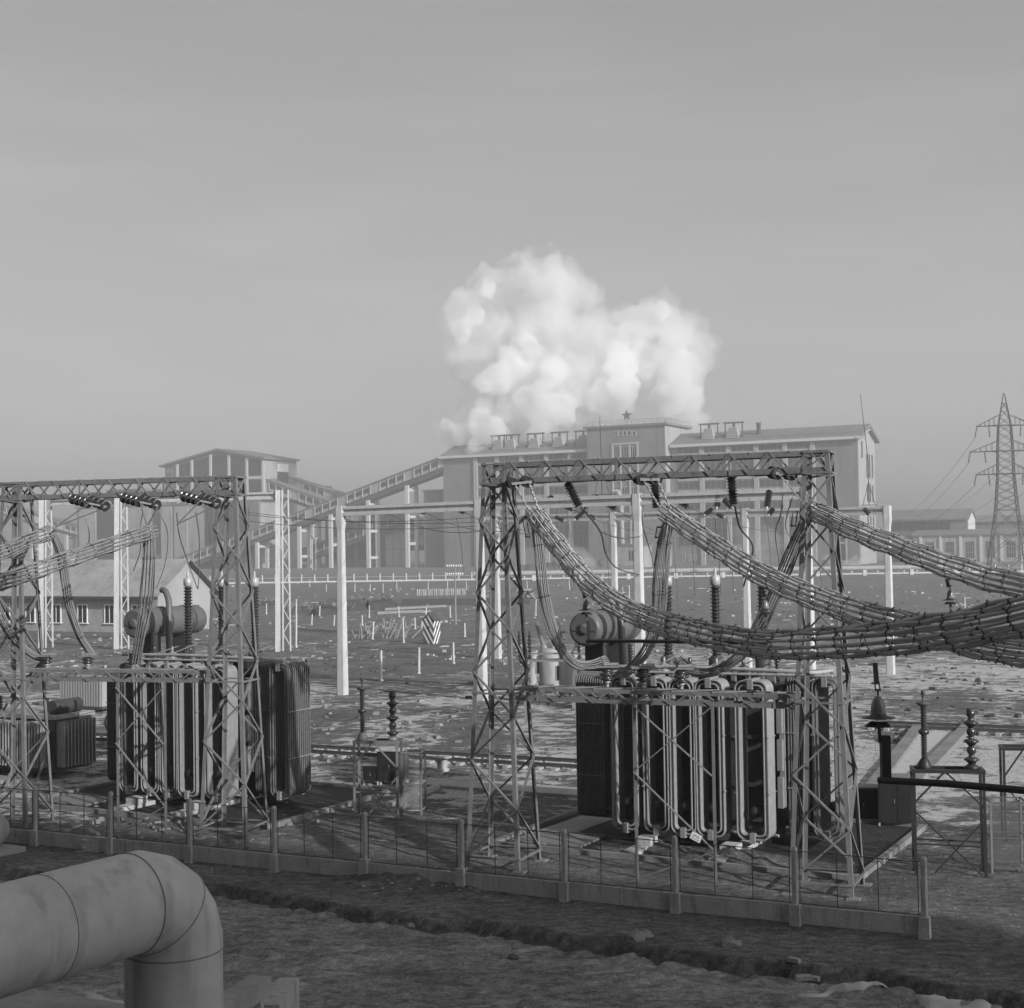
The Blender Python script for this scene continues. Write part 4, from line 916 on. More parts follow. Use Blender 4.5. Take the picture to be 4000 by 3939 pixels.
    for i in range(5):
        q = MB(); x = -4.4 + i * .9; q.lathe((x, 1.7, 5.08), [(.13, 0), (.13, .25), (.2, .27), (.2, .33), (.08, .36), (.17, .45), (.17, .5), (.06, .55), (.05, .75)], 14); q.build('low_bushing', M_PORCL if i % 2 else M_PORC, t)
    q = MB(); q.tube(catm([(-5.2, .75, 5.55), (-2, .7, 5.6), (1.1, .75, 5.55), (1.7, 1.2, 5.5), (1.8, 2.6, 5.45)], 5), .06, 10); q.build('oil_pipe', M_CONCM, t)
    q = MB(); q.tube([(-5.3, 1.2, 5.35), (2.2, 1.2, 5.4)], .045, 8); q.build('oil_pipe', M_CONCM, t)
    q = MB(); q.tube([(-5, 1.25, .42), (.4, 1.25, .42)], .05, 8); q.build('oil_pipe', M_CONCM, t)
    q = MB()
    for i in range(14):
        x = -5 + i * .43; q.b2((x, 1.45 + (i % 3) * .1, 5.09), (x + .14, 1.6 + (i % 3) * .1, 5.35 + (i % 4) * .07))
    for i in range(6): q.bar((-5 + i * .9, 1.3, 5.3), (-4.4 + i * .9, 3.2, 5.75 + (i % 2) * .1), .035)
    q.build('top_fittings', M_STEEL, t)
    q = MB(); q.b2((.46, 1.3, 1.3), (.62, 1.62, 4.6)); 
    for z in (1.3, 2.45, 3.6): q.b2((.44, 1.1, z), (.60, 1.29, z + .95))
    q.build('control_box', M_RAD, t)
    return t
tR = transformer()
tL = copy_tree(tR, (-10.9, 53.3, 0), AZ, 'huge oil transformer with looped cooling tubes behind the left gantry')
for (ln, loc) in (('right', (7.16, 44.5)), ('left', (-10.9, 53.3))):
    ca, sa = math.cos(AZ), math.sin(AZ)
    p = thing('transformer_pit', 'concrete kerbed pit slab under the %s transformer' % ln, 'slab', (loc[0], loc[1], 0), AZ, 'concrete pit slabs under the transformers')
    q = MB(); q.b2((-7.9, -2.0, -.2), (3.6, -1.8, .16)); q.b2((-7.9, 6.2, -.2), (3.6, 6.4, .16)); q.b2((-8.1, -2.0, -.2), (-7.901, 6.4, .16)); q.b2((3.601, -2.0, -.2), (3.8, 6.4, .16)); q.build('kerb', M_PIT, p)
    q = MB(); q.b2((-7.88, -1.79, -.2), (3.59, 6.19, .055)); q.build('pit_gravel', M_GRAVEL, p)
    q = MB(); q.b2((-7.6, -1.2, -.2), (-5.2, .7, .11)); q.build('slab', M_PIT, p)
    for i, x in enumerate((-3.3, -.55)):
        q = MB(); q.b2((x - .25, -1.7, 0.02), (x + .25, 5.8, .21)); q.b2((x - .2, -.9, .211), (x + .3, -.3, .45)); q.build('rail_beam', M_CONC, p)
# post insulators standing on the lower trusses
k = 0
for (px, py, D) in ((2372, 2672, 43.0), (2513, 2674, 42.5), (2662, 2668, 42.0)):
    base = at(px, 2698 + (px - 2372) * .03, D); base.z = 5.34
    t = thing('post_insulator', ['left post insulator on the lower truss of the right gantry', 'middle post insulator on the lower truss of the right gantry', 'right post insulator on the lower truss of the right gantry'][k], 'insulator', base, 0, 'post insulators on the lower truss'); k += 1
    q = MB(); q.lathe((0, 0, 0), [(.06, 0), (.06, .1), (.1, .11), (.1, .16), (.04, .18)], 12); q.build('foot', M_METAL, t)
    q = MB(); q.lathe((0, 0, .16), [(.08, 0), (.22, .05), (.2, .09), (.1, .12), (.24, .18), (.22, .22), (.1, .25), (.2, .31), (.15, .35), (.08, .4)], 16); q.build('shed', M_PORC, t)
    q = MB(); q.b2((-.35, -.2, .56), (.35, .25, .62)); q.box((0.1, 0, .66), (.5, .12, .06), .4); q.build('contact_bar', M_STEEL, t)

for (u, lb) in ((1.15, 'post insulator at the left end of the left lower truss'), (2.75, 'dark post insulator where the curved drop bundle lands'), (4.5, 'post insulator where the upright drop bundle lands')):
    p = GLw(u, 0, 5.51); t = thing('post_insulator', lb, 'insulator', p, 0, 'post insulators on the left lower truss')
    q = MB(); q.lathe((0, 0, 0), [(.06, 0), (.06, .08), (.1, .09), (.1, .14), (.04, .16)], 12); q.build('foot', M_METAL, t)
    q = MB(); q.lathe((0, 0, .14), [(.08, 0), (.2, .04), (.18, .08), (.1, .1), (.21, .15), (.19, .19), (.08, .25)], 16); q.build('shed', M_PORC, t)
    q = MB(); q.b2((-.3, -.12, .39), (.35, .12, .43)); q.box((.1, 0, .48), (.5, .12, .09), .3); q.build('contact_bar', M_STEEL, t)
# ------------------------------------------------------------------ white concrete portals
def cpole(t, p, top, wb=.62, wt=.42, hatch=True):
    q = MB(); n = 8; prof = []
    P = []
    def ring(z, wd, dp):
        c = .28
        return [(-wd / 2 + c * wd / 2, -dp / 2, z), (wd / 2 - c * wd / 2, -dp / 2, z), (wd / 2, -dp / 2 + c * dp / 2, z), (wd / 2, dp / 2 - c * dp / 2, z), (wd / 2 - c * wd / 2, dp / 2, z), (-wd / 2 + c * wd / 2, dp / 2, z), (-wd / 2, dp / 2 - c * dp / 2, z), (-wd / 2, -dp / 2 + c * dp / 2, z)]
    lv = [(-.3, wb), (top - 1.6, wt), (top - 1.0, wt * 1.35), (top, wt * 1.3)]
    RM_ = Matrix.Rotation(R(-28), 3, 'Z')
    for z, wd in lv: P += [Vector(p) + RM_ @ Vector(v_) for v_ in ring(z, wd, wd * .8)]
    F = [tuple(reversed(range(8))), tuple(range(24, 32))]
    for i in range(3):
        for k_ in range(8): k2 = (k_ + 1) % 8; F.append((i * 8 + k_, i * 8 + k2, i * 8 + 8 + k2, i * 8 + 8 + k_))
    q.add(P, F); return q
def cbeam(q, a, b, h=.62, d=.42):
    a = Vector(a); b = Vector(b); up = Vector((0, 0, 1))
    q.bar(a + up * (h / 2 - .1), b + up * (h / 2 - .1), d, .2); q.bar(a - up * (h / 2 - .1), b - up * (h / 2 - .1), d, .2); q.bar(a, b, .12, h - .401)
def portal(pts, tops, label, wb, wt, group):
    t = thing('concrete_portal', label, 'portal', (pts[0].x, pts[0].y, 0), 0, group)
    for p, z in zip(pts, tops): cpole(t, p, z, wb, wt).build('post', M_CONCW, t, world=True)
    for i in range(len(pts) - 1):
        q = MB(); a = pts[i].copy(); b = pts[i + 1].copy(); a.z = tops[i] - .35; b.z = tops[i + 1] - .35; d = (b - a).normalized() * (wt * .62)
        cbeam(q, a + d + Vector((0, -.0, 0)), b - d); q.build('crossbeam', M_CONCW, t, world=True)
    return t
row1 = [Vector(((px - 2000) / F0 * D, D, 0)) for px, D in ((1330, 95.5), (1872, 90.5), (2490, 85.0), (3150, 80.0))]
portal(row1, [12.3, 12.4, 12.45, 12.5], 'white concrete portal of four posts crossing behind the right gantry', .66, .46, 'white concrete portals of the yard')
row2 = [Vector(((px - 2000) / F0 * D, D, 0)) for px, D in ((1936, 124), (2395, 117.3), (2910, 110.6), (3465, 104.3))]
portal(row2, [12.2, 12.1, 12.1, 12.0], 'farther white concrete portal ending in a lone post at right', .6, .42, 'white concrete portals of the yard')
# twin lattice-webbed portal on the left, 15 m high
row3 = [Vector(((px - 2000) / F0 * D, D, 0)) for px, D in ((180, 147), (475, 143), (1105, 137))]
t = thing('concrete_portal', 'tall white portal with open webbed posts behind the left gantry', 'portal', (row3[0].x, row3[0].y, 0), 0, 'white concrete portals of the yard')
for p in row3:
    H = 15.1; q = MB()
    q.bar(p + Vector((-.62, 0, -.2)), p + Vector((-.45, 0, H)), .5, .42, (1, 0, 0))
    for dx in (-.12, .58): q.bar(p + Vector((dx, 0, 0)), p + Vector((lerp(dx, .2, .2), 0, H)), .13, .13, (1, 0, 0))
    z = .5; i = 0
    while z < H - 1: q.bar(p + Vector(((-.1 if i % 2 else .55), 0, z)), p + Vector(((.53 if i % 2 else -.08), 0, z + 1.15)), .07, .07); z += 1.15; i += 1
    q.build('post', M_CONCW, t, world=True)
for a, b in ((0, 1), (1, 2)):
    q = MB(); pa, pb = row3[a].copy(), row3[b].copy(); pa.z = pb.z = 14.6; d = (pb - pa).normalized(); cbeam(q, pa + d * .8, pb - d * .9, .7, .5); q.build('crossbeam', M_CONCW, t, world=True)
# lightning rods
for px, D, z0, z1, lb in ((2352, 86.3, 12.5, 17.1, 'thin lightning rod on the nearer white portal before the middle block'), (3395, 105.2, 12.1, 20.1, 'tall thin lightning rod on the far portal before the right corner')):
    x = (px - 2000) / F0 * D; t = thing('lightning_rod', lb, 'lightning rod', (x, D, z0))
    q = MB(); q.tube([(0, 0, 0), (0, 0, (z1 - z0) * .4), (-.45 if px > 3000 else -.05, 0, z1 - z0)], [.035, .03, .018], 6); q.build('rod', M_STEELD, t)
    q = MB()
    for s_ in (-1, 1): q.bar((s_ * .45, 0, -.05), (0, 0, 1.7), .035)
    q.bar((-.6, 0, -.02), (.6, 0, -.02), .06); q.build('stay', M_STEELD, t)

# small insulator strings on the portals with their line wires
random.seed(3)
GS = 'small dark insulators on the white portals'
def near_label(i, n, row): return 'small dark insulator string on the %s white portal, %s from the left' % (row, ['first', 'second', 'third', 'fourth', 'fifth', 'sixth', 'seventh', 'eighth', 'ninth', 'tenth', 'eleventh', 'twelfth'][i])
lst1 = [((1468, 1992), (1512, 2003)), ((1618, 1989), (1660, 2001)), ((1770, 1980), (1812, 2000)), ((2160, 1940), (2105, 1978)), ((2190, 1968), (2236, 1990)), ((2338, 1940), (2278, 1982)), ((2362, 1963), (2403, 1987)), ((2625, 1930), (2612, 1986)), ((2648, 1955), (2685, 1980)), ((2810, 1922), (2800, 1980)), ((2828, 1950), (2858, 1982)), ((3005, 1916), (2996, 1980))]
lst2 = [((2025, 2045), (2065, 2010)), ((2170, 2020), (2200, 2033)), ((2280, 2000), (2248, 2028)), ((2302, 2016), (2325, 2024)), ((2690, 2012), (2650, 2018)), ((2782, 1990), (2755, 2010)), ((2800, 2008), (2825, 2020)), ((3020, 1988), (3005, 2010)), ((3322, 1985), (3310, 2025)), ((3375, 1988), (3395, 2008))]
for lst, row, D0, D1, r_ in ((lst1, 'nearer', 95.5, 80.5, .19), (lst2, 'farther', 122, 105, .19)):
    for i, (a, b) in enumerate(lst):
        D = lerp(D0, D1, i / (len(lst) - 1)) - .5; p, q_ = at(a[0], a[1], D), at(b[0], b[1], D - .4)
        o = thing('insulator_string', near_label(i, 12, row), 'insulator', p, 0, GS); q = MB(); string(q, p, q_, r_, .13, .07); q.build('disc_string', M_PORC, o, world=True)
        q = MB(); q.lathe(q_, [(.05, 0), (.08, .05), (.05, .18)], 8, (q_ - p)); q.build('end_fitting', M_METAL, o, world=True)
def wire(pts, r, label, M=M_WIRE, grp='thin wires across the yard', sag=0.0):
    P = [Vector(p) for p in pts]; C = catm(P, 10) if len(P) > 2 else [P[0].lerp(P[1], i / 16) - Vector((0, 0, sag * 4 * (i / 16) * (1 - i / 16))) for i in range(17)]
    t = tag(MB().tube([c - C[0] for c in C], r, 5).build('overhead_wire', M), label, 'wire', grp); t.location = C[0]; return t
wire([at(2270, 1980, 42.6), at(2345, 2078, 50), at(2370, 2170, 60), at(2420, 2225, 75), at(2520, 2250, 88)], .035, 'dark cable sagging away from the fat hanging insulator', M_STEELD)
wire([at(2345, 2078, 50), at(2400, 2098, 60), at(2440, 2103, 70), at(2500, 2097, 84)], .03, 'short dark cable looping to the post at the middle', M_STEELD)
wire([at(2870, 1978, 41.4), at(2890, 2060, 42.5), at(2935, 2120, 44), at(2938, 2170, 46), at(2905, 2290, 48)], .028, 'dark cable dropping from the upright fat insulator to a bushing', M_STEELD)
wire([at(2508, 1990, 42), at(2512, 2060, 43), at(2540, 2150, 46), at(2560, 2230, 52)], .022, 'pale jumper cable left of the middle drop bundle', M_METAL)
wire([at(3058, 1930, 40.5), at(3052, 2000, 41), at(3030, 2080, 42), at(3040, 2170, 44), at(3050, 2240, 46)], .022, 'pale jumper cable left of the slanting bundle', M_METAL)
wire([at(3095, 1945, 40.5), at(3075, 2010, 41), at(3070, 2060, 42), at(3090, 2110, 44)], .018, 'short pale jumper cable at the right tower', M_METAL)
wire([at(560, 1990, 48.5), at(545, 2080, 49), at(548, 2150, 50), at(522, 2230, 52)], .018, 'pale jumper left of the upright drop bundle', M_METAL)
wire([at(690, 2000, 48.6), at(700, 2090, 50), at(735, 2200, 53), at(772, 2300, 56)], .02, 'pale jumper from the left gantry to a transformer bushing', M_METAL)
wire([at(765, 2000, 48.6), at(778, 2100, 51), at(778, 2220, 54), at(774, 2300, 56)], .016, 'second jumper beside the tower to the same bushing', M_METAL)
wire([at(325, 2000, 49.8), at(345, 2060, 50), at(348, 2110, 51), at(330, 2150, 52)], .018, 'pale jumper at the curved left drop bundle', M_METAL)
wire([at(612, 1990, 48.8), at(650, 2060, 50), at(655, 2130, 52), at(640, 2220, 55), at(610, 2300, 58)], .014, 'thin jumper right of the upright drop bundle', M_METAL)
for i, (a, b) in enumerate((((960, 2000), (1870, 2040)), ((960, 2035), (1870, 2055)), ((960, 2010), (1850, 2022)))):
    wire([at(a[0], a[1], 110), at(b[0], b[1], 100)], .022, ['lowest thin wire crossing left of the right gantry', 'middle thin wire crossing left of the right gantry', 'upper thin wire crossing left of the right gantry'][i], sag=.4)
for i, (a, b, da, db) in enumerate((((1512, 2003), (1880, 2075), 94, 75), ((1660, 2001), (2040, 2070), 92, 76), ((1812, 2000), (2200, 2090), 90, 78), ((2403, 1987), (2760, 2120), 84, 100), ((2685, 1980), (3150, 2080), 82, 100), ((2236, 1990), (2650, 2085), 87, 104))):
    wire([at(a[0], a[1], da), at(b[0], b[1], db)], .018, 'thin line wire leaving the %s insulator of the nearer portal' % ['first', 'second', 'third', 'seventh', 'ninth', 'fifth'][i], sag=.5)
for i, (px, y0, y1) in enumerate(((1795, 2020, 2240), (2228, 2010, 2300), (2370, 2040, 2420), (2700, 2000, 2330), (2800, 1985, 2320), (2998, 1990, 2240), (2640, 2100, 2540), (3210, 2200, 2440), (2850, 2000, 2320), (820, 2000, 2340))):
    wire([at(px - 12, y0, 84), at(px + 6, (y0 + y1) / 2, 84.5), at(px + 16, y1, 85)], .018, 'thin hanging dropper wire, number %s counted from the left tower rightward' % ['two', 'four', 'five', 'eight', 'nine', 'eleven', 'six', 'twelve', 'ten', 'one'][i], grp='thin dropper wires in the yard')
# ------------------------------------------------------------------ near fence
def fence():
    n_posts = 11; P4 = Vector((-4.37, 42.1, 0)); d = Vector((.896, -.443, 0)) * 3.14
    pts = [P4 + d * (i - 5) for i in range(n_posts)]; pts = [p for p in pts if p.x < 10.2]
    t = thing('wire_fence', 'concrete post fence with low panels and wire netting across the foreground', 'fence', (pts[0].x, pts[0].y, 0), math.atan2(d.y, d.x))
    for i in range(len(pts)):
        x = i * 3.14; g = gz(pts[i].x, pts[i].y) - .12; rr = random.Random(i); lean = rr.uniform(-.025, .025); hh = 1.93 + rr.uniform(-.03, .03)
        q = MB(); a = .075
        P = []
        for z, k_, dx in ((g, 1.0, 0), (hh - .06, .92, lean), (hh, .62, lean)): P += [(x + sx * a * k_ + dx, sy * a * k_, z) for sx, sy in ((-.55, -1), (.55, -1), (1, -.55), (1, .55), (.55, 1), (-.55, 1), (-1, .55), (-1, -.55))]
        F = [tuple(reversed(range(8))), tuple(range(16, 24))] + [(j * 8 + m_, j * 8 + (m_ + 1) % 8, j * 8 + 8 + (m_ + 1) % 8, j * 8 + 8 + m_) for j in range(2) for m_ in range(8)]
        q.add(P, F); q.build('post', M_CONC, t)
        q = MB(); q.box((x, -.02, .27 + g / 2 + .02), (.27, .25, .56), 0, .93); q.build('base_block', M_CONC, t)
        if i < len(pts) - 1:
            q = MB(); dz = rr.uniform(-.02, .02); q.add([(x + .14, -.04, .06 + dz), (x + 3.0, -.04, .05 - dz), (x + 3.0, .04, .05 - dz), (x + .14, .04, .06 + dz), (x + .14, -.04, .50 + dz), (x + 3.0, -.04, .49 - dz), (x + 3.0, .04, .49 - dz), (x + .14, .04, .50 + dz)], [(3, 2, 1, 0), (4, 5, 6, 7), (0, 1, 5, 4), (1, 2, 6, 5), (2, 3, 7, 6), (3, 0, 4, 7)]); q.build('low_panel', M_CONC, t)
            q = MB(); q.bar((x + .08, 0, 1.82), (x + 3.06, 0, 1.80), .02)
            for fx in (.12, 1.05, 2.05, 3.0): q.bar((x + fx, 0, .52), (x + fx, 0, 1.81), .018)
            q.bar((x + .08, 0, .54), (x + 3.06, 0, .54), .02); q.build('netting_frame', M_STEELD, t)
            q = MB(); s_ = .075; xx = -1.3
            while xx < 2.95:
                for sg in (1, -1):
                    x0_, x1_ = (xx, xx + 1.26) if sg > 0 else (xx + 1.26, xx); z0_, z1_ = .55, 1.81
                    a0, a1 = Vector((x0_, 0, z0_)), Vector((x1_, 0, z1_))
                    lo_, hi_ = .12, 2.99; dx = a1.x - a0.x
                    t0 = max(0, min((lo_ - a0.x) / dx, (hi_ - a0.x) / dx)); t1 = min(1, max((lo_ - a0.x) / dx, (hi_ - a0.x) / dx))
                    if t1 > t0 + .01:
                        b0, b1 = a0.lerp(a1, t0), a0.lerp(a1, t1); b0.x += x; b1.x += x
                        q.add([b0 + Vector((-.0013, 0, 0)), b0 + Vector((.0013, 0, 0)), b1 + Vector((.0013, 0, 0)), b1 + Vector((-.0013, 0, 0))], [(0, 1, 2, 3)])
                xx += s_
            q.build('netting', M_STEELD, t)
fence()

# ------------------------------------------------------------------ distant fence posts
GP = 'white posts of the far fence'
def post_mesh(h, w_):
    q = MB(); q.box((0, 0, h / 2), (w_, w_, h), 0, .8); q.box((0, 0, h + .04), (w_ * .5, w_ * .5, .08)); return q
proto_far = post_mesh(2.3, .38).build('fence_post', M_CONCW)
D = 415.0; n = 0; first = True
ff = thing('far_fence', 'long white post fence along the far edge of the yard', 'fence', (at(-100, 2277, 415).x, 415, 0)); proto_far.parent = ff; proto_far.name = 'post'
x_ = at(-100, 2277, 415).x; xe = at(4100, 2277, 415).x; i = 0
while x_ + i * 3.72 * 1.0 < xe and i < 96:
    if i: c = proto_far.copy(); COL.objects.link(c); c.location = (i * 3.72, 0, 0); c.parent = ff
    i += 1
q = MB(); q.b2((0, -.1, .0), (i * 3.72, .1, .45)); q.b2((0, -.04, 1.4), (i * 3.72, .04, 1.48)); q.build('base_wall', M_CONCW, ff)
# scattered crooked posts in the yard (px, top, base)
SC = [(1210, 2262, 2292), (1275, 2282, 2310), (1386, 2278, 2313), (1445, 2280, 2310), (1496, 2278, 2314), (1550, 2264, 2306), (1672, 2265, 2300), (1748, 2265, 2304), (1823, 2268, 2306), (1040, 2358, 2400), (1248, 2364, 2406), (1442, 2364, 2414), (1560, 2366, 2410), (1664, 2372, 2410), (1759, 2366, 2413), (1088, 2394, 2432), (1217, 2397, 2442), (1304, 2400, 2444), (1415, 2402, 2445), (1455, 2426, 2498), (1576, 2412, 2512), (1623, 2410, 2458), (1648, 2420, 2452), (1817, 2434, 2490), (1488, 2540, 2662), (1638, 2526, 2632), (1771, 2506, 2592), (2092, 2340, 2405), (2225, 2265, 2305), (2140, 2275, 2310), (2060, 2265, 2300), (2432, 2290, 2330), (2458, 2285, 2335), (2600, 2280, 2330), (1156, 2340, 2530), (3770, 2330, 2445), (2480, 2270, 2330)]
for j, (px, yt, yb) in enumerate(SC):
    p = gnd(px, yb); h = (yb - yt) * p.y / F0
    q = MB(); wd = .16 if p.y > 100 else .17; q.box((0, 0, h / 2 - .05), (wd, wd, h), 0, .75); q.box((0, 0, .05), (wd * 1.5, wd * 1.5, .12))
    o = q.build('yard_post', M_CONCW); o.location = (p.x, p.y, gz(p.x, p.y) - .02); o.rotation_euler = (random.uniform(-.05, .05), random.uniform(-.07, .07), random.uniform(0, 1))
    rowi = 0 if 2289 < yb < 2316 and px < 1900 else 1 if 2399 < yb < 2416 and px < 1900 else 2 if 2416 < yb < 2520 and px < 1900 else 3 if yb > 2590 else 4
    same = sorted(x_[0] for x_ in SC if (0 if 2289 < x_[2] < 2316 and x_[0] < 1900 else 1 if 2399 < x_[2] < 2416 and x_[0] < 1900 else 2 if 2416 < x_[2] < 2520 and x_[0] < 1900 else 3 if x_[2] > 2590 else 4) == rowi)
    od = ['first', 'second', 'third', 'fourth', 'fifth', 'sixth', 'seventh', 'eighth', 'ninth', 'tenth', 'eleventh', 'twelfth'][same.index(px)]
    tag(o, '%s white post from the left %s' % (od, ['in the crooked row before the far fence', 'in the row level with the timber heap', 'in the row level with the sentry box', 'among the three nearest tall ones', 'among those seen past the drop bundles'][rowi]), 'post', 'scattered white posts in the yard')

# ------------------------------------------------------------------ striped sentry box
p = gnd(1690, 2515); p.z = 0
t = thing('sentry_box', 'black and white striped sentry box standing in the yard', 'sentry box', (p.x, p.y, 0), R(-34))
q = MB(); q.b2((-.75, -.55, 0), (.55, .55, 2.3)); q.prism([(-.75, 2.3), (.55, 2.3), (-.1, 2.95)], -.55, .55); q.build('body', M_STRIPED, t)
def clip_poly(P, C):
    for i in range(len(C)):
        ax, az = C[i]; bx, bz = C[(i + 1) % len(C)]; out = []
        ins = lambda p: (bx - ax) * (p[1] - az) - (bz - az) * (p[0] - ax) >= 0
        for j in range(len(P)):
            p, r_ = P[j], P[(j + 1) % len(P)]
            if ins(p) != ins(r_):
                d1 = (bx - ax) * (p[1] - az) - (bz - az) * (p[0] - ax); d2 = (bx - ax) * (r_[1] - az) - (bz - az) * (r_[0] - ax); u = d1 / (d1 - d2); x_i = (p[0] + (r_[0] - p[0]) * u, p[1] + (r_[1] - p[1]) * u)
                if ins(p): out += [p, x_i]
                else: out.append(x_i)
            elif ins(p): out.append(p)
        P = out
        if len(P) < 3: return []
    return P
q = MB()
for z0 in (-1.0, -.15, .7, 1.55):
    P = clip_poly([(-.75, z0 + 2.0), (.55, z0), (.55, z0 + .34), (-.75, z0 + 2.34)], [(-.75, .02), (.55, .02), (.55, 2.28), (-.1, 2.9), (-.75, 2.28)])
    if P: q.add([(x_p, -.556, z_p) for x_p, z_p in P], [tuple(range(len(P)))])
    P = clip_poly([(-.55, z0), (.55, z0 + 2.0), (.55, z0 + 2.34), (-.55, z0 + .34)], [(-.55, .02), (.55, .02), (.55, 2.28), (-.55, 2.28)])
    if P: q.add([(.556, x_p, z_p) for x_p, z_p in P], [tuple(range(len(P)))])
q.build('stripe', M_WHITE, t)
q = MB(); q.prism([(-.85, 2.26), (-.1, 2.98), (.65, 2.26), (.65, 2.32), (-.1, 3.05), (-.85, 2.32)], -.60, .60); q.build('roof', M_STEELD, t)
for a in ((-.25, -.57), ): q = MB(); q.b2((-.22, -.58, 1.45), (.05, -.559, 1.75)); q.build('window', M_BLACK, t); q = MB(); q.b2((.559, -.1, 1.45), (.575, .15, 1.75)); q.build('window', M_BLACK, t)

# ------------------------------------------------------------------ pylon
def pylon():
    D = 330.0; cx = (3932 - 2000) / F0 * D
    t = thing('transmission_pylon', 'tall three armed lattice pylon at the right edge', 'pylon', (cx, D, 0), R(-12))
    H = 42.5; lev = [(0, 4.6), (16, 2.35), (24.2, 1.75), (29.4, 1.65), (35.2, 1.35), (42.5, .1)]
    def hw(z):
        for (a, b), (c, d) in zip(lev[:-1], lev[1:]):
            if a <= z <= c: return lerp(b, d, (z - a) / (c - a))
        return .1
    cor = [(-1, -1), (1, -1), (1, 1), (-1, 1)]
    for sx, sy in cor:
        q = MB()
        for (a, b), (c, d) in zip(lev[:-1], lev[1:]): q.bar((sx * b, sy * b, a), (sx * d, sy * d, c), .26 if a < 35 else .16)
        q.build('leg', M_STEELD, t)
    q = MB(); zs = [0, 6, 11.5, 16]; z = 16
    while z < 40: z += 1.75; zs.append(min(z, 41))
    for f in range(4):
        a, b = cor[f], cor[(f + 1) % 4]
        for z0, z1 in zip(zs[:-1], zs[1:]):
            for p_, r_ in (((a, b)), ((b, a))):
                q.bar((p_[0] * hw(z0), p_[1] * hw(z0), z0), (r_[0] * hw(z1), r_[1] * hw(z1), z1), .11 if z0 > 15 else .14)
        for z in (16, 24.2, 29.4, 35.2): q.bar((a[0] * hw(z), a[1] * hw(z), z), (b[0] * hw(z), b[1] * hw(z), z), .14)
    q.build('lattice_bracing', M_STEELD, t)
    for z, w_ in ((24.2, 6.0), (29.4, 7.2), (35.2, 5.6)):
        for s_ in (-1, 1):
            q = MB(); h = hw(z); tip = Vector((s_ * (w_ + .6), 0, z - .1))
            for sy in (-1, 1):
                q.bar((s_ * h, sy * h, z), tip, .17); q.bar((s_ * h, sy * h, z + 2.3), tip, .13)
                for k_ in range(1, 5): u = k_ / 5; q.bar(Vector((s_ * h, sy * h, z)).lerp(tip, u), Vector((s_ * h, sy * h, z + 2.3)).lerp(tip, u), .09)
            q.build('arm', M_STEELD, t)
            for xx, L_ in ((w_ + .4, 2.2), (w_ * .62, 2.4)):
                q = MB(); string(q, (s_ * xx, 0, z - .2), (s_ * (xx + .5 * (1 if xx > w_ else -.4)), -.3, z - .2 - L_), .2, .3, .07); q.build('insulator', M_PORC, t)
    for z, w_ in ((24.2, 6.9), (29.4, 8.1), (35.2, 6.5)):
        for s_ in (-1, 1):
            q = MB(); a = Vector((cx + s_ * w_, D, z - 2.4)); 
            wire([a, at(3500 + s_ * 60, 2075 - z * 2, 900)], .045, 'pylon line wire from the %s arm, %s side' % ({24.2: 'lowest', 29.4: 'middle', 35.2: 'top'}[z], 'left' if s_ < 0 else 'right'), grp='line wires of the pylon', sag=9)
pylon()

# ------------------------------------------------------------------ long pipeline
pp = thing('steam_pipeline', 'long pale pipeline on low supports in front of the power station', 'pipeline', (at(1850, 2240, 400).x, 400, 0), R(1))
q = MB(); xl = at(3720, 2240, 400).x - at(1850, 2240, 400).x; q.tube([(0, 0, 2.0), (xl * .5, 0, 2.1), (xl, 0, 2.0)], .65, 12); q.tube([(xl, 0, 2), (xl + 1, 0, 1.8), (xl + 1.2, 0, .5)], .6, 10); q.build('pipe', M_CONCM, pp)
for i in range(int(xl / 13)): q = MB(); q.b2((i * 13 + 3, -.5, 0), (i * 13 + 4, .5, 1.5)); q.build('support', M_CONCW, pp)

# ------------------------------------------------------------------ railway tracks
def track(p0, p1, label):
    d = (p1 - p0); L = d.length; t = thing('railway_track', label, 'railway track', (p0.x, p0.y, .0), math.atan2(d.y, d.x), 'railway tracks of the yard')
    for y in (-.76, .76):
        q = MB(); q.b2((0, y - .035, .24), (L, y + .035, .28)); q.b2((0, y - .012, .14), (L, y + .012, .24)); q.b2((0, y - .07, .12), (L, y + .07, .14)); q.build('rail', M_RAIL, t)
    n = min(99, int(L / .75)); q0 = MB(); q0.b2((-.12, -1.25, -.02), (.12, 1.25, .115)); s0 = q0.build('sleeper', M_CONCM, t)
    for i in range(1, n): c = s0.copy(); COL.objects.link(c); c.parent = t; c.location = (i * L / n, 0, 0)
    return t
dU = Vector((.90, -.435, 0)).normalized(); c0 = gnd(1750, 2972)
track(c0 - dU * 26, c0 + dU * 17, 'railway track with snowy sleepers between the transformers')
c1 = gnd(3900, 2862)
track(c1 - dU * 6, c1 + dU * 30, 'railway track beyond the concrete runway at the right edge')
# concrete runways at right
for i, (a, b) in enumerate((((3415, 3085), (3590, 2852)), ((3570, 3070), (3790, 2838)))):
    p, q_ = gnd(*a), gnd(*b); d = q_ - p; t = thing('concrete_runway', ['left concrete runway beam leading back between snow', 'right concrete runway beam behind the insulator stand'][i], 'kerb', (p.x, p.y, 0), math.atan2(d.y, d.x), 'concrete runway beams')
    q = MB(); q.b2((-2, -.28, -.2), (d.length, .28, .26)); q.build('beam', M_PIT, t)
q = MB(); P = [gnd(3440, 3065), gnd(3580, 3060), gnd(3775, 2850), gnd(3605, 2862)]; P = [Vector((v_.x, v_.y, .09)) for v_ in P]; q.add(P + [v_ - Vector((0, 0, .3)) for v_ in P], [(0, 1, 2, 3), (7, 6, 5, 4), (0, 4, 5, 1), (1, 5, 6, 2), (2, 6, 7, 3), (3, 7, 4, 0)])
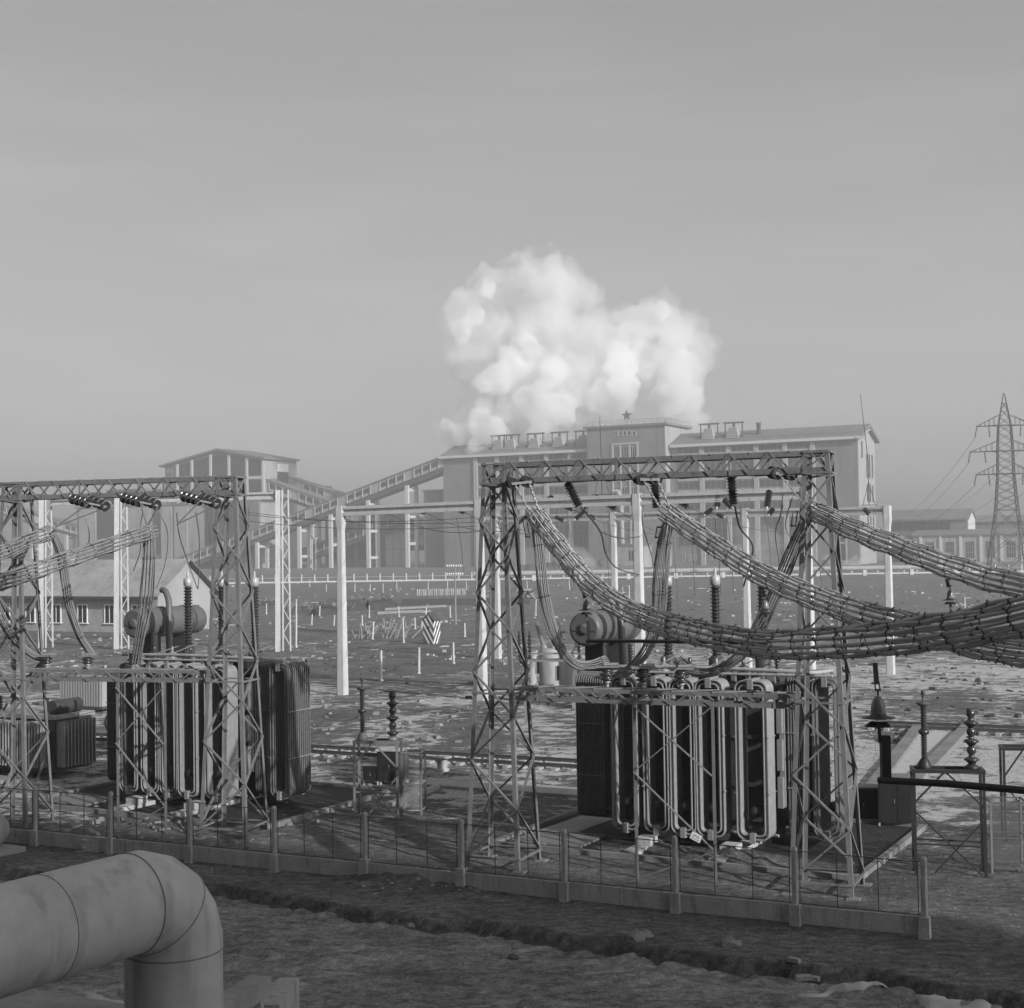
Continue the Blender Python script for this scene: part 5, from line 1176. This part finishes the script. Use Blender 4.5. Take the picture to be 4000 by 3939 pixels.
tag(q.build('snow_patch', M_SNOW), kind='stuff')
# path slab strips across the middle ground
def strip(pa, pb, w_, z, name, label, cat='kerb', M=M_CONCM):
    p, q_ = gnd(*pa), gnd(*pb); d = q_ - p; t = thing(name, label, cat, (p.x, p.y, 0), math.atan2(d.y, d.x)); q = MB(); q.b2((0, -w_ / 2, -.2), (d.length, w_ / 2, z)); q.build('slab', M, t); return t
strip((1640, 3060), (2420, 3115), 1.6, .12, 'concrete_path', 'pale concrete path crossing left of the right transformer', 'path')
strip((1520, 3150), (1720, 3075), .25, .14, 'path_kerb', 'short slanting kerb beside the wire cage')
strip((2060, 3300), (2420, 3170), 1.3, .08, 'concrete_apron', 'pale slab running under the left corner of the right transformer', 'slab')
strip((560, 2910), (850, 2922), .35, .2, 'low_kerb', 'low dark kerb with snow left of the left transformer')

# ------------------------------------------------------------------ equipment stands
def stand(px, pyb, wd, hgt, rz, label, ins, dk=M_STEEL, depth=.7):
    p = gnd(px, pyb); t = thing('equipment_stand', label, 'stand', (p.x, p.y, 0), rz, 'steel stands carrying insulators')
    for sx in (-1, 1):
        for sy in (0, 1):
            q = MB(); q.bar((sx * wd / 2, sy * depth, -.05), (sx * wd / 2, sy * depth, hgt), .075); q.build('leg', dk, t)
    q = MB(); 
    for y in (0, depth): q.bar((-wd / 2 - .05, y, hgt), (wd / 2 + .05, y, hgt), .1, .1)
    for sx in (-1, 1): q.bar((sx * wd / 2, 0, hgt), (sx * wd / 2, depth, hgt), .1)
    q.build('top_frame', dk, t)
    for y in (0, depth): q = MB(); q.bar((-wd / 2, y, .9), (wd / 2, y, .85), .05); q.build('cross_rail', dk, t)
    q = MB(); q.bar((-wd / 2, -.02, hgt * .62), (wd / 2 - .1, -.02, 0.05), .045); q.bar((wd / 2, -.05, hgt * .55), (-wd / 2 + .5, -.05, .1), .045); q.bar((-.1, 0, hgt), (wd / 2, 0, hgt * .66), .05); q.bar((-.1, .0, hgt), (-wd / 2, 0, hgt * .7), .05); q.build('cross_brace', dk, t)
    for x, kind in ins:
        if kind == 'slim':
            q = MB(); q.lathe((x, depth / 2, hgt + .05), [(.2, 0), (.2, .06), (.14, .2), (.1, .26)], 12); io = q.build('insulator_column', dk, t)
            q = MB(); post_insul(q, (x, depth / 2, hgt + .3), .72, .10, .07, .07); post_insul(q, (x, depth / 2, hgt + 1.12), .68, .10, .07, .07); q.lathe((x, depth / 2, hgt + 1.0), [(.11, 0), (.15, .02), (.15, .12), (.11, .14)], 12); q.build('porcelain', M_PORC, io)
            q = MB(); q.lathe((x, depth / 2, hgt + 1.8), [(.1, 0), (.2, .06), (.2, .1), (.03, .12), (.03, .3), (.06, .34), (.05, .45)], 12); q.build('cap', M_STEELD, io)
        else:
            q = MB(); q.lathe((x, depth / 2, hgt + .05), [(.2, 0), (.2, .05), (.1, .12)], 12); io = q.build('insulator_column', dk, t)
            q = MB(); 
            for i_ in range(3): q.lathe((x, depth / 2, hgt + .15 + i_ * .52), [(.07, 0), (.16, .1), (.22, .13), (.2, .18), (.09, .22), (.08, .3), (.13, .36), (.13, .45), (.08, .52)], 14)
            q.build('porcelain', M_PORC, io); q = MB(); q.bar((x - .3, depth / 2, hgt + 1.75), (x + .25, depth / 2, hgt + 1.75), .06, .03); q.lathe((x, depth / 2, hgt + 1.68), [(.12, 0), (.12, .06)], 12); q.build('contact', M_STEELD, io)
    return t
stand(1470, 3195, 1.55, 2.65, R(-8), 'grey stand with two insulator columns between the transformers', ((-.55, 'slim'), (.55, 'bell')))
stand(3715, 3425, 1.9, 2.95, R(-10), 'dark stand with two insulator columns at the lower right', ((-.62, 'slim'), (.68, 'bell')), M_BLACK)
stand(4020, 3290, 1.4, 2.9, R(-10), 'dark stand cut by the right edge', (), M_BLACK)
# cabinets
def cabinet(px, pyb, w_, d_, h, rz, label, snow=False, M=M_CAB):
    p = gnd(px, pyb); t = thing('switch_cabinet', label, 'cabinet', (p.x, p.y, 0), rz, 'dark switch cabinets')
    q = MB(); q.b2((-w_ / 2, -d_ / 2, .15), (w_ / 2, d_ / 2, h)); q.build('body', M, t)
    q = MB(); q.b2((-w_ / 2 - .05, -d_ / 2 - .05, h), (w_ / 2 + .05, d_ / 2 + .05, h + .06)); q.build('lid', M_SNOW if snow else M_STEEL, t)
    q = MB(); q.b2((-w_ / 2 + .06, -d_ / 2 - .012, .22), (-.02, -d_ / 2 - .001, h - .06)); do = q.build('door', M, t); q = MB(); q.b2((.02, -d_ / 2 - .012, .22), (w_ / 2 - .06, -d_ / 2 - .001, h - .06)); q.build('door', M, t)
    q = MB(); q.box((-.08, -d_ / 2 - .03, h * .55), (.03, .03, .12)); q.build('handle', M_STEEL, do)
    for sx in (-1, 1): q = MB(); q.b2((sx * w_ / 2 - .06 * (sx > 0) - 0, -d_ / 2, -.1), (sx * w_ / 2 + .06 * (sx < 0), d_ / 2, .149)); q.build('foot', M_CONC, t)
cabinet(1535, 3062, 1.15, .7, 1.35, R(-8), 'grey cabinet with a snowy top behind the left stand', True)
cabinet(1460, 3062, .75, .5, .75, R(-8), 'small low cabinet left of the snow topped one')
cabinet(3385, 3210, .85, .7, 1.15, R(-14), 'black cabinet right of the right tower')
cabinet(3505, 3225, 1.2, .9, 1.6, R(-14), 'larger black cabinet behind the black bracket post')
# wire cages
def cage(px, pyb, w_, d_, h, rz, label, mv=.34):
    p = gnd(px, pyb); t = thing('wire_cage', label, 'cage', (p.x, p.y, 0), rz, 'wire mesh cages')
    for sx in (-1, 1):
        for sy in (-1, 1): q = MB(); q.bar((sx * w_ / 2, sy * d_ / 2, 0), (sx * w_ / 2, sy * d_ / 2, h), .06); q.build('corner_post', M_STEEL, t)
    q = MB()
    for z in (.15, h * .5, h): 
        for sy in (-1, 1): q.bar((-w_ / 2, sy * d_ / 2, z), (w_ / 2, sy * d_ / 2, z), .035)
        for sx in (-1, 1): q.bar((sx * w_ / 2, -d_ / 2, z), (sx * w_ / 2, d_ / 2, z), .035)
    n_ = int(w_ / .045)
    for i in range(1, n_):
        x = lerp(-w_ / 2, w_ / 2, i / n_)
        for sy in (-1, 1): q.add([(x - .005, sy * d_ / 2, .15), (x + .005, sy * d_ / 2, .15), (x + .005, sy * d_ / 2, h), (x - .005, sy * d_ / 2, h)], [(0, 1, 2, 3)])
    n_ = int(h / .045)
    for i in range(1, n_):
        z = lerp(.15, h, i / n_); y = -d_ / 2; q.add([(-w_ / 2, y, z - .004), (w_ / 2, y, z - .004), (w_ / 2, y, z + .004), (-w_ / 2, y, z + .004)], [(0, 1, 2, 3)])
    q.build('mesh_panel', mat('galvanised_mesh', mv, .6, .1, 2), t)
cage(1615, 3175, .75, .8, 2.2, R(-8), 'pale wire mesh cage beside the left stand')
cage(3935, 3400, 1.0, .9, 2.0, R(-8), 'dim wire mesh cage at the right edge', .1)

# cable drum
p = gnd(1728, 3012); t = thing('cable_drum', 'small round topped drum lying beside the track', 'cable drum', (p.x, p.y, 0))
q = MB(); q.lathe((0, 0, 0), [(.3, 0), (.3, .1), (.22, .12), (.22, .5)], 20); q.build('hub', M_CONCM, t); q = MB(); q.lathe((0, 0, .5), [(.2, 0), (.42, .06), (.42, .11), (.3, .13)], 24); q.build('top_disc', M_CONCM, t)

# oil circuit breakers
def breaker(px, D, label):
    x = (px - 2000) / F0 * D; t = thing('oil_breaker', label, 'circuit breaker', (x, D, 0), R(-28), 'oil circuit breakers in the yard')
    q = MB(); q.lathe((0, 0, .35), [(.3, 0), (.62, .15), (.66, .3), (.66, 2.2), (.5, 2.45), (.3, 2.5)], 20); q.build('tank', M_BRICKL, t)
    q = MB(); q.b2((-.7, -.7, 0), (-.55, .7, .6)); q.b2((.55, -.7, 0), (.7, .7, .6)); q.build('skid', M_CONCM, t)
    q = MB(); q.b2((-.75, -.5, 1.2), (-.66, .0, 2.1)); q.build('drive_box', M_RAD, t)
    for s_ in (-1, 1):
        ax = Vector((s_ * .32, 0, 1)).normalized(); q = MB(); b = Vector((s_ * .3, 0, 2.7)); q.lathe(b, [(.22, 0), (.22, .3), (.17, .35)], 12, ax); bo = q.build('bushing', M_RAD, t)
        q = MB(); n_ = 13; prof = [(.1, 0)]
        for i in range(n_): prof += [(.1, .1 * i + .02), (.17, .1 * i + .05), (.165, .1 * i + .065), (.1, .1 * i + .08)]
        prof.append((.1, 1.3)); q.lathe(b + ax * .35, prof, 12, ax); q.build('porcelain', M_PORCL, bo)
        q = MB(); q.lathe(b + ax * 1.65, [(.1, 0), (.15, .03), (.15, .25), (.04, .3)], 12, ax); q.build('cap', M_METAL, bo)
breaker(2135, 95, 'light oil circuit breaker left of the curving drop bundle'); breaker(2215, 90, 'oil circuit breaker between the drop bundle and the round conservator end'); breaker(2285, 85.5, 'oil circuit breaker partly behind the round conservator end')
# disconnector
t = thing('disconnector_frame', 'steel frame carrying slim post insulators before the oil breakers', 'switchgear', (at(2155, 2700, 78).x, 78, 0), R(-6))
q = MB()
for y in (-.3, .3): q.bar((-1.9, y, 3.4), (1.8, y, 3.4), .12); q.bar((-1.9, y, 3.75), (1.8, y, 3.75), .05)
for x in (-1.4, 1.3):
    for y in (-.3, .3): q.bar((x, y, 0), (x, y, 3.4), .1)
q.build('frame', M_STEEL, t)
for i, x in enumerate((-1.7, -1.15, .55, 1.5)):
    q = MB(); post_insul(q, (x, 0, 3.45), 1.3, .15 if i % 2 else .11, .18, .06); q.lathe((x, 0, 4.75), [(.05, 0), (.05, .2)], 8); q.build('insulator', M_PORC, t)
# white stub post with bracket
o = MB(); p = gnd(2085, 2690); o.box((0, 0, 1.1), (.42, .42, 2.2)); o.box((-.25, 0, 2.3), (1.1, .5, .22)); o = o.build('concrete_stub', M_CONCW); o.location = (p.x, p.y, 0); tag(o, 'short white concrete stub with a cap below the drop bundle', 'post')

# third, smaller transformer at the left edge
t = thing('ribbed_transformer', 'smaller ribbed transformer cut by the left edge', 'transformer', (at(150, 2990, 62).x, 62, 0), AZ)
q = MB(); q.b2((-4.5, 0, .3), (.9, 2.2, 2.5)); q.build('tank', M_TANK, t); q = MB(); q.b2((-4.6, -.1, 2.5), (1.0, 2.3, 2.66)); q.build('lid', M_CONCM, t)
for i in range(30): q = MB(); x = -4.4 + i * .17; q.b2((x, -.42, .5), (x + .035, -.001, 2.4)); q.build('cooling_rib', M_CONCM, t)
for i in range(10): q = MB(); y = .15 + i * .2; q.b2((.901, y, .5), (1.35, y + .04, 2.4)); q.build('cooling_rib', M_CONCM, t)
for i in range(3): q = MB(); post_insul(q, (-3.4 + i * 1.4, 1.1, 2.66), .6, .12, .1, .07); q.build('bushing', M_PORC, t)
q = MB(); q.lathe((.5, .3, 2.95), [(.3, 0), (.32, .05), (.32, 1.5), (.25, 1.55)], 20, (0, 1, 0)); q.build('conservator', M_TANK, t)
q = MB(); q.bar((1.6, -.9, 0), (1.45, -.9, 1.9), .09); q.bar((.8, -.9, 0), (1.45, -.9, 1.3), .07); q.build('prop', M_WOOD, t)
# corrugated bin and round end behind
t = thing('corrugated_bin', 'pale corrugated bin left of the left transformer', 'bin', (at(315, 2740, 88).x, 88, 0), AZ)
q = MB()
for i in range(16): x = -1.7 + i * .21; q.b2((x, 0, .3), (x + .11, 1.6, 2.0)); q.b2((x + .11, .06, .3), (x + .21, 1.55, 2.0))
q.build('body', M_BRICKL, t); q = MB(); q.b2((-1.8, -.06, .14), (1.75, 1.7, .29)); q.build('base', M_STEELD, t)
t = thing('round_tank', 'grey round ended tank half hidden by the left transformer', 'tank', (at(432, 2760, 70).x, 70, 1.35), R(-35))
q = MB(); q.lathe((0, 0, 0), [(.4, -.06), (.48, 0), (.52, .1), (.52, 2.0), (.4, 2.1)], 28, (0, 1, 0)); q.build('shell', M_CONS, t); q = MB(); q.lathe((0, -.06, 0), [(.22, 0), (.22, .04), (.17, .05)], 20, (0, -1, 0)); q.b2((-.18, -.13, -.015), (.18, -.105, .015)); q.b2((-.015, -.135, -.18), (.015, -.106, .18)); q.build('hatch', M_RAD, t)
q = MB(); q.b2((-.4, .2, -1.35), (.4, .4, -.45)); q.b2((-.4, 1.6, -1.35), (.4, 1.8, -.45)); q.build('cradle', M_CONCM, t)

# ------------------------------------------------------------------ foreground pipe
def big_pipe():
    c = at(677, 3484, 16.0); z0 = c.z; r_ = .525
    t = thing('steam_pipe', 'huge pale pipe with welded elbow turning down at lower left', 'pipe', (c.x, c.y, 0))
    d = Vector((-.54, -.84, 0)).normalized(); down = Vector((0, 0, -1)); corner = Vector((c.x, c.y, z0)); Rb = .62
    far = corner + d * 8.5
    q = MB(); q.tube([far, corner + d * Rb], r_, 48); q.build('horizontal_run', M_PIPE, t, world=True)
    pts = []
    nseg = 5
    ctr = corner + d * Rb + down * Rb
    for i in range(nseg + 1):
        a = math.pi / 2 * i / nseg; pts.append(ctr - down * Rb * math.cos(a) - d * Rb * math.sin(a))
    # mitred elbow: straight gores
    q = MB(); rings = []
    for i, p in enumerate(pts):
        a = math.pi / 2 * i / nseg; tan = (-d * math.cos(a) + down * math.sin(a)).normalized(); y = Vector((0, 0, 1)).cross(d).normalized(); x = tan.cross(y).normalized()
        rings.append((p, x, y))
    P = []; n_ = 48
    # gore joints midway
    js = [pts[0]]; fr = [rings[0]]
    for i in range(nseg):
        a = math.pi / 2 * (i + .5) / nseg; rad = Rb / math.cos(math.pi / 4 / nseg); p = ctr - down * rad * math.cos(a) - d * rad * math.sin(a)
        tan = (-d * math.cos(a) + down * math.sin(a)).normalized(); y = rings[0][2]; x = tan.cross(y).normalized() / math.cos(math.pi / 4 / nseg); fr.append((p, x, y)); js.append(p)
    fr.append(rings[-1])
    for p, x, y in fr:
        for k_ in range(n_): a = 2 * math.pi * k_ / n_; P.append(p + (x * math.cos(a) + y * math.sin(a)) * r_ * 1.002)
    F = [(i * n_ + k_, i * n_ + (k_ + 1) % n_, (i + 1) * n_ + (k_ + 1) % n_, (i + 1) * n_ + k_) for i in range(len(fr) - 1) for k_ in range(n_)]
    q.add(P, F, True); eo = q.build('elbow', M_PIPE, t, world=True)
    bot = pts[-1].copy(); b2_ = bot.copy(); b2_.z = -.2
    q = MB(); q.tube([bot, b2_], r_, 48); q.build('vertical_run', M_PIPE, t, world=True)
    q = MB()
    for p, x, y in (fr[0], fr[3], fr[-1]):
        q = MB(); q.tube([p + (x * math.cos(2 * math.pi * k_ / 40) + y * math.sin(2 * math.pi * k_ / 40)) * (r_ * 1.003) for k_ in range(40)], .009, 5, closed=True); q.build('weld_seam', M_SEAM, t, world=True)
    for dd in (1.75, 3.9):
        p = corner + d * dd; y = Vector((0, 0, 1)); x = d.cross(y); q = MB(); q.tube([p + (x * math.cos(2 * math.pi * k_ / 40) + y * math.sin(2 * math.pi * k_ / 40)) * (r_ * 1.001) for k_ in range(40)], .006, 5, closed=True); q.build('weld_seam', M_SEAM, t, world=True)
big_pipe()
def pipe_support():
    zt = 4.35; a = gnd(880, 3900, zt); b = gnd(1015, 3815, zt); d = (b - a); d.z = 0; d.normalize()
    t = thing('pipe_support', 'concrete support beams around the foot of the huge pipe', 'support', (a.x, a.y, 0))
    q = MB(); q.bar(a - d * 1.8 - Vector((0, 0, .11)), b + d * .05 - Vector((0, 0, .11)), .26, .22); q.build('beam', M_CONCW if False else M_CONCM, t, world=True)
    q = MB(); c = b - d * .18; q.bar(Vector((c.x, c.y, 0)), Vector((c.x, c.y, zt - .222)), .22, .22, (1, 0, 0)); c2 = a - d * 1.6; q.bar(Vector((c2.x, c2.y, 0)), Vector((c2.x, c2.y, zt - .222)), .22, .22, (1, 0, 0)); q.build('column', M_CONC, t, world=True)
    e = gnd(1100, 3880, 3.8); q = MB(); q.bar(Vector((c.x + .15, c.y + .2, 3.75)), Vector((e.x + .1, e.y, 3.75)), .26, .5); q.build('side_block', M_CONC, t, world=True)
    l0 = gnd(-60, 3880, 4.2); l1 = gnd(490, 3935, 4.2); q = MB(); P = [gnd(-60, 3930, 4.2), gnd(490, 4010, 4.2), gnd(490, 3922, 4.2), gnd(110, 3862, 4.2), gnd(-60, 3890, 4.2)]
    q.add(P + [p_ - Vector((0, 0, .3)) for p_ in P], [(0, 1, 2, 3, 4), (9, 8, 7, 6, 5)] + [((i + 1) % 5, i, i + 5, (i + 1) % 5 + 5) for i in range(5)]); q.build('slab', M_CONCM, t, world=True)
pipe_support()
# rounded tank end on slab at the left edge, outside the fence
p = gnd(-5, 3335); t = thing('small_tank', 'rounded pale tank on a slab at the left edge by the fence', 'tank', (p.x, p.y, 0), R(-30))
q = MB(); q.lathe((-.2, 0, .72), [(.1, -.25), (.35, -.2), (.5, -.06), (.55, .1), (.55, 1.4), (.3, 1.6)], 24, (-1, .2, 0)); q.build('shell', M_CONCM, t); q = MB(); q.b2((-1.6, -.6, -.1), (.55, .6, .16)); q.build('slab', M_CONCM, t)
p = gnd(372, 3325); t = thing('concrete_box', 'small open concrete box at the foot of the fence', 'box', (p.x, p.y, 0), R(-20))
q = MB(); q.b2((-.35, -.25, -.05), (-.25, .25, .4)); q.b2((.25, -.25, -.05), (.35, .25, .4)); q.b2((-.249, .15, -.05), (.249, .25, .4)); q.b2((-.249, -.25, -.05), (.249, -.15, .38)); q.build('box', M_CONC, t)

# ------------------------------------------------------------------ loose bricks, stones, timbers, heaps
bn = ['flat broken slab piece, rearmost of four in the ditch corner', 'widest broken slab piece among the four near the ditch', 'broken slab piece right of the widest one', 'broken slab piece nearest the camera of the four']
for i, (px, py, w_) in enumerate(((3102, 3757, .28), (3122, 3776, .4), (3175, 3780, .3), (3140, 3806, .38))):
    p = gnd(px, py); z = gz(p.x, p.y); q = MB(); q.box((0, 0, .04), (w_, w_ * .55, .09), 0, .9); o = q.build('broken_slab', M_CONCM); o.location = (p.x, p.y, z + .02); o.rotation_euler = (random.uniform(-.2, .2), random.uniform(-.2, .2), random.uniform(-.6, .3)); tag(o, bn[i], 'slab', 'broken slab pieces')
def rock(px, py, r_, label, name='stone', M=M_STONE, grp='stones on the bare ground'):
    p = gnd(px, py); import bmesh; bm = bmesh.new(); bmesh.ops.create_icosphere(bm, subdivisions=2, radius=r_)
    s_ = random.random() * 50
    for v_ in bm.verts: v_.co *= 1 + .45 * noise.noise(v_.co * (1.6 / r_) + Vector((s_, 0, 0))); v_.co.z *= .55
    me = bpy.data.meshes.new(name); bm.to_mesh(me); bm.free(); me.materials.append(M); o = bpy.data.objects.new(name, me); COL.objects.link(o); o.location = (p.x, p.y, gz(p.x, p.y) + r_ * .15); tag(o, label, 'stone', grp); return o
rock(3215, 3618, .17, 'pale stone at the foot of the fence near its right end'); rock(2995, 3590, .08, 'small pale stone left of the second last fence post'); rock(2003, 3712, .14, 'dark stone lying alone in the bare track', M=M_STEELD); rock(1600, 3612, .13, 'pale stone just below the ditch'); rock(2480, 3668, .3, 'large lump of earth on the ditch edge at the middle'); rock(2520, 3660, .22, 'earth lump beside the large one on the ditch edge'); rock(2850, 3690, .28, 'pale lump on the ditch edge right of middle')
for i in range(44):
    px = random.uniform(900, 3950); py = random.uniform(3440, 3930); 
    rock(px, py, random.uniform(.02, .05), 'small pebble scattered on the bare foreground ground', 'pebble', grp='pebbles in the foreground')
for i in range(26):
    px = random.gauss(1700, 110); py = 3440 + random.uniform(-18, 50); rock(px, py, random.uniform(.03, .07), 'small rubble piece on the dirt heap against the fence', 'rubble', M_CONCM, 'rubble on the dirt heap')
def scatter(name, M, n_, seed, f):
    rr = random.Random(seed); q = MB()
    for _ in range(n_):
        px = rr.uniform(-200, 4200); py = rr.uniform(*f); p = gnd(px, py)
        if noise.noise((p.x * .06 + seed, p.y * .035, 3)) < .08: continue
        z = gz(p.x, p.y); L = rr.uniform(.06, .3) * (1 + p.y / 160); a = rr.uniform(0, 3.14)
        if rr.random() < .4: L *= 2.2; w_ = .09 * (1 + p.y / 200)
        else: w_ = L * rr.uniform(.5, .9)
        q.box((p.x, p.y, z + w_ * .2), (L, w_, w_ * rr.uniform(.4, .8)), a, rr.uniform(.5, .9))
    o = q.build(name, M); o['kind'] = 'stuff'
scatter('rubble', M_CONCM, 2200, 1, (2290, 2700)); scatter('debris', M_WOOD, 1800, 2, (2280, 2900)); scatter('rubble', M_STONE, 900, 3, (2600, 3400)); scatter('debris', M_EARTH, 1200, 4, (2290, 2900))
def grass(name, n_, seed, M):
    rr = random.Random(seed); q = MB()
    for _ in range(n_):
        x = rr.uniform(-24, 24); y = rr.uniform(30, 70); d = bank_d(x, y)
        if d < .3 and rr.random() < .85: continue
        if noise.noise((x * .4, y * .4, 7)) < -.05: continue
        z = gz(x, y) - .01
        for _k in range(4):
            a = rr.uniform(0, 6.28); h = rr.uniform(.04, .13); dx, dy = math.cos(a), math.sin(a); bx, by = x + rr.uniform(-.06, .06), y + rr.uniform(-.06, .06)
            q.add([(bx - dy * .006, by + dx * .006, z), (bx + dy * .006, by - dx * .006, z), (bx + dx * h * .6, by + dy * h * .6, z + h)], [(0, 1, 2)])
    o = q.build(name, M); o['kind'] = 'stuff'
grass('dry_grass', 9000, 5, mat('dry_grass', .20, .9, .3, 2)); grass('dead_weeds', 5000, 6, mat('dead_weeds', .06, .9, .3, 2))
# snow bank strips
def snowblob(px0, py0, px1, py1, w_, h, seed, M=None):
    a, b = gnd(px0, py0), gnd(px1, py1); n_ = 24; m_ = 6; P = []; F = []; d = (b - a).normalized(); s_ = Vector((-d.y, d.x, 0))
    for i in range(n_ + 1):
        u = i / n_; c = a.lerp(b, u); ww = w_ * (math.sin(math.pi * u) ** .5) * (1 + .5 * noise.noise((u * 5 + seed, 1, 2))) + .01
        c = c + s_ * .3 * noise.noise((u * 4, seed, 0))
        for j in range(m_ + 1):
            v_ = j / m_ * 2 - 1; p = c + s_ * v_ * ww * (1 + .35 * noise.noise((u * 9, j * .7, seed))); p.z = gz(p.x, p.y) - .03 + (h + .03) * (1 - v_ * v_) ** .7; P.append(p)
    for i in range(n_):
        for j in range(m_): k_ = i * (m_ + 1) + j; F.append((k_, k_ + m_ + 1, k_ + m_ + 2, k_ + 1))
    q = MB(); q.add(P, F, True)
    if M is None: o = q.build('snow_patch', M_SNOW); o['kind'] = 'stuff'
    return q
snowblob(3590, 3880, 3880, 3960, .55, .12, 1); snowblob(3120, 3868, 3480, 3822, .13, .07, 2); snowblob(330, 3850, 500, 3930, .35, .05, 3); snowblob(350, 3255, 480, 3310, .1, .05, 5)
snowblob(640, 2975, 760, 2985, .5, .1, 7); snowblob(2030, 2990, 2270, 2995, .5, .12, 8); snowblob(1650, 2950, 1950, 2958, .4, .1, 9)
rb = random.Random(31)
for i, (x0_, y0_, x1_, y1_, w_, h_, wd, tw_) in enumerate(((1120, 2398, 1200, 2392, 1.8, 1.0, 'leftmost', 70), (1225, 2405, 1300, 2398, 1.8, 1.1, 'second', 80), (1340, 2388, 1440, 2380, 2.4, 1.6, 'third', 120), (1440, 2384, 1530, 2372, 2.2, 1.3, 'fourth', 60), (1000, 2372, 1080, 2368, 2.0, .9, 'far left', 30))):
    c = gnd((x0_ + x1_) / 2, (y0_ + y1_) / 2); t = thing('brush_heap', '%s rough heap of earth and brush beyond the lone white pole' % wd, 'heap', (c.x, c.y, 0), 0, 'brush and earth heaps in the yard')
    q = snowblob(x0_, y0_, x1_, y1_, w_, h_, 40 + i, 1); q.build('earth', M_EARTH, t, world=True)
    a_, b_ = gnd(x0_, y0_), gnd(x1_, y1_); q = MB()
    for _ in range(tw_):
        p = a_.lerp(b_, rb.uniform(.05, .95)) + Vector((0, rb.uniform(-w_, w_), 0)); p.z = rb.uniform(0, h_ * .6); e = p + Vector((rb.uniform(-1.1, 1.1), rb.uniform(-.5, .5), rb.uniform(.2, 1.5))); q.bar(p, e, .05)
    q.build('twigs', M_EARTH if i % 2 else M_WOOD, t, world=True)
# leaning timbers and stacks
t = thing('timber_heap', 'untidy heap of leaning timbers beside the striped sentry box', 'timber', tuple(gnd(1520, 2495)), 0)
for i in range(24):
    x = random.uniform(-4.2, 3.2); q = MB(); x2 = x + random.uniform(-.6, 1.4); q.bar((x, random.uniform(-.5, .5), 0), (x2, random.uniform(.2, 1.2), random.uniform(.8, 2.4) * (1.1 - abs(x) / 8)), .13, .09); q.build('timber', M_WOOD, t)
t = thing('drum_row', 'long row of upright pale drums before the plant', 'drums', tuple(gnd(1630, 2328)), R(-2))
for i in range(26): q = MB(); q.lathe((i * .375, (i % 3) * .1, 0), [(.17, 0), (.17, 1.25), (.13, 1.3)], 8); q.build('drum', M_BRICKL if i % 2 else M_CONCM, t)
t = thing('pipe_stack', 'stack of pipes with dark round ends beyond the yard', 'pipes', tuple(gnd(2010, 2342)), R(-6))
for j in range(5):
    for i in range(9 - j):
        q = MB(); cx_ = i * .44 + j * .22 + random.uniform(-.05, .05); cz_ = .2 + j * .36 + random.uniform(-.03, .03); q.lathe((cx_, random.uniform(-.4, .2), cz_), [(.2, 0), (.2, 5), (.15, 5.01)], 8, (0, 1, 0)); q.build('pipe', random.choice((M_STEELD, M_WOOD, M_CONCM, M_STONE)), t)
t = thing('beam_pile', 'long dark beam lying on the ground behind the timbers', 'beam', tuple(gnd(1570, 2368)), R(-4)); q = MB(); q.b2((0, 0, 0), (21, 1.2, 1.1)); q.build('beam', M_STEELD, t)
for i, (a, b) in enumerate((((1500, 2385), (1740, 2372)), ((1470, 2400), (1650, 2392)), ((1165, 2465), (1440, 2478)))):
    strip(a, b, .5, .35, 'plank_stack', ['upper pale plank stack behind the timber heap', 'lower pale plank stack behind the timber heap', 'pale rubble strip left of the lone white pole'][i], 'planks', M_WOOD)
# street lamps and telegraph pole
for px, lb in ((1221, 'street lamp with a short arm before the trestles'), (1234, 'thinner street lamp right behind the first')):
    p = gnd(px, 2228); t = thing('street_lamp', lb, 'street lamp', (p.x, p.y, 0), 0, 'street lamps by the trestles'); q = MB(); q.tube([(0, 0, 0), (0, 0, 13), (.4, 0, 14.3), (1.6, 0, 14.8)], .22 if px < 1230 else .12, 6); q.build('pole', M_CONCW, t); q = MB(); q.box((2.0, 0, 14.8), (1.4, .5, .3)); q.build('lamp_head', M_STEEL, t)
p = gnd(1780, 2440); t = thing('telegraph_pole', 'dark telegraph pole with two bars of white insulators', 'telegraph pole', (p.x, p.y, 0), R(20)); q = MB(); q.tube([(0, 0, -.1), (0, 0, 7.2)], [.14, .09], 8); q.build('pole', M_WOOD, t)
for z in (6.1, 7.1):
    q = MB(); q.bar((-1.1, 0, z), (1.1, 0, z), .08); q.build('crossarm', M_WOOD, t)
    for i in range(8): q = MB(); q.lathe((-1.0 + i * .28 + (.05 if i > 3 else 0), 0, z + .04), [(.05, 0), (.09, .05), (.09, .14), (.05, .2)], 8); q.build('insulator', M_WHITE, t)

# ------------------------------------------------------------------ haze
q = MB(); q.b2((-900, -170, -3), (900, 1150, 168)); hzo = q.build('haze', bpy.data.materials.new('haze')); hzo['kind'] = 'stuff'
M = hzo.data.materials[0]; M.use_nodes = True; n = M.node_tree.nodes; n.remove(n['Principled BSDF']); v = n.new('ShaderNodeVolumePrincipled'); v.inputs['Color'].default_value = (.9, .9, .9, 1); v.inputs['Density'].default_value = .00065; v.inputs['Anisotropy'].default_value = .25
M.node_tree.links.new(v.outputs[0], n['Material Output'].inputs['Volume'])
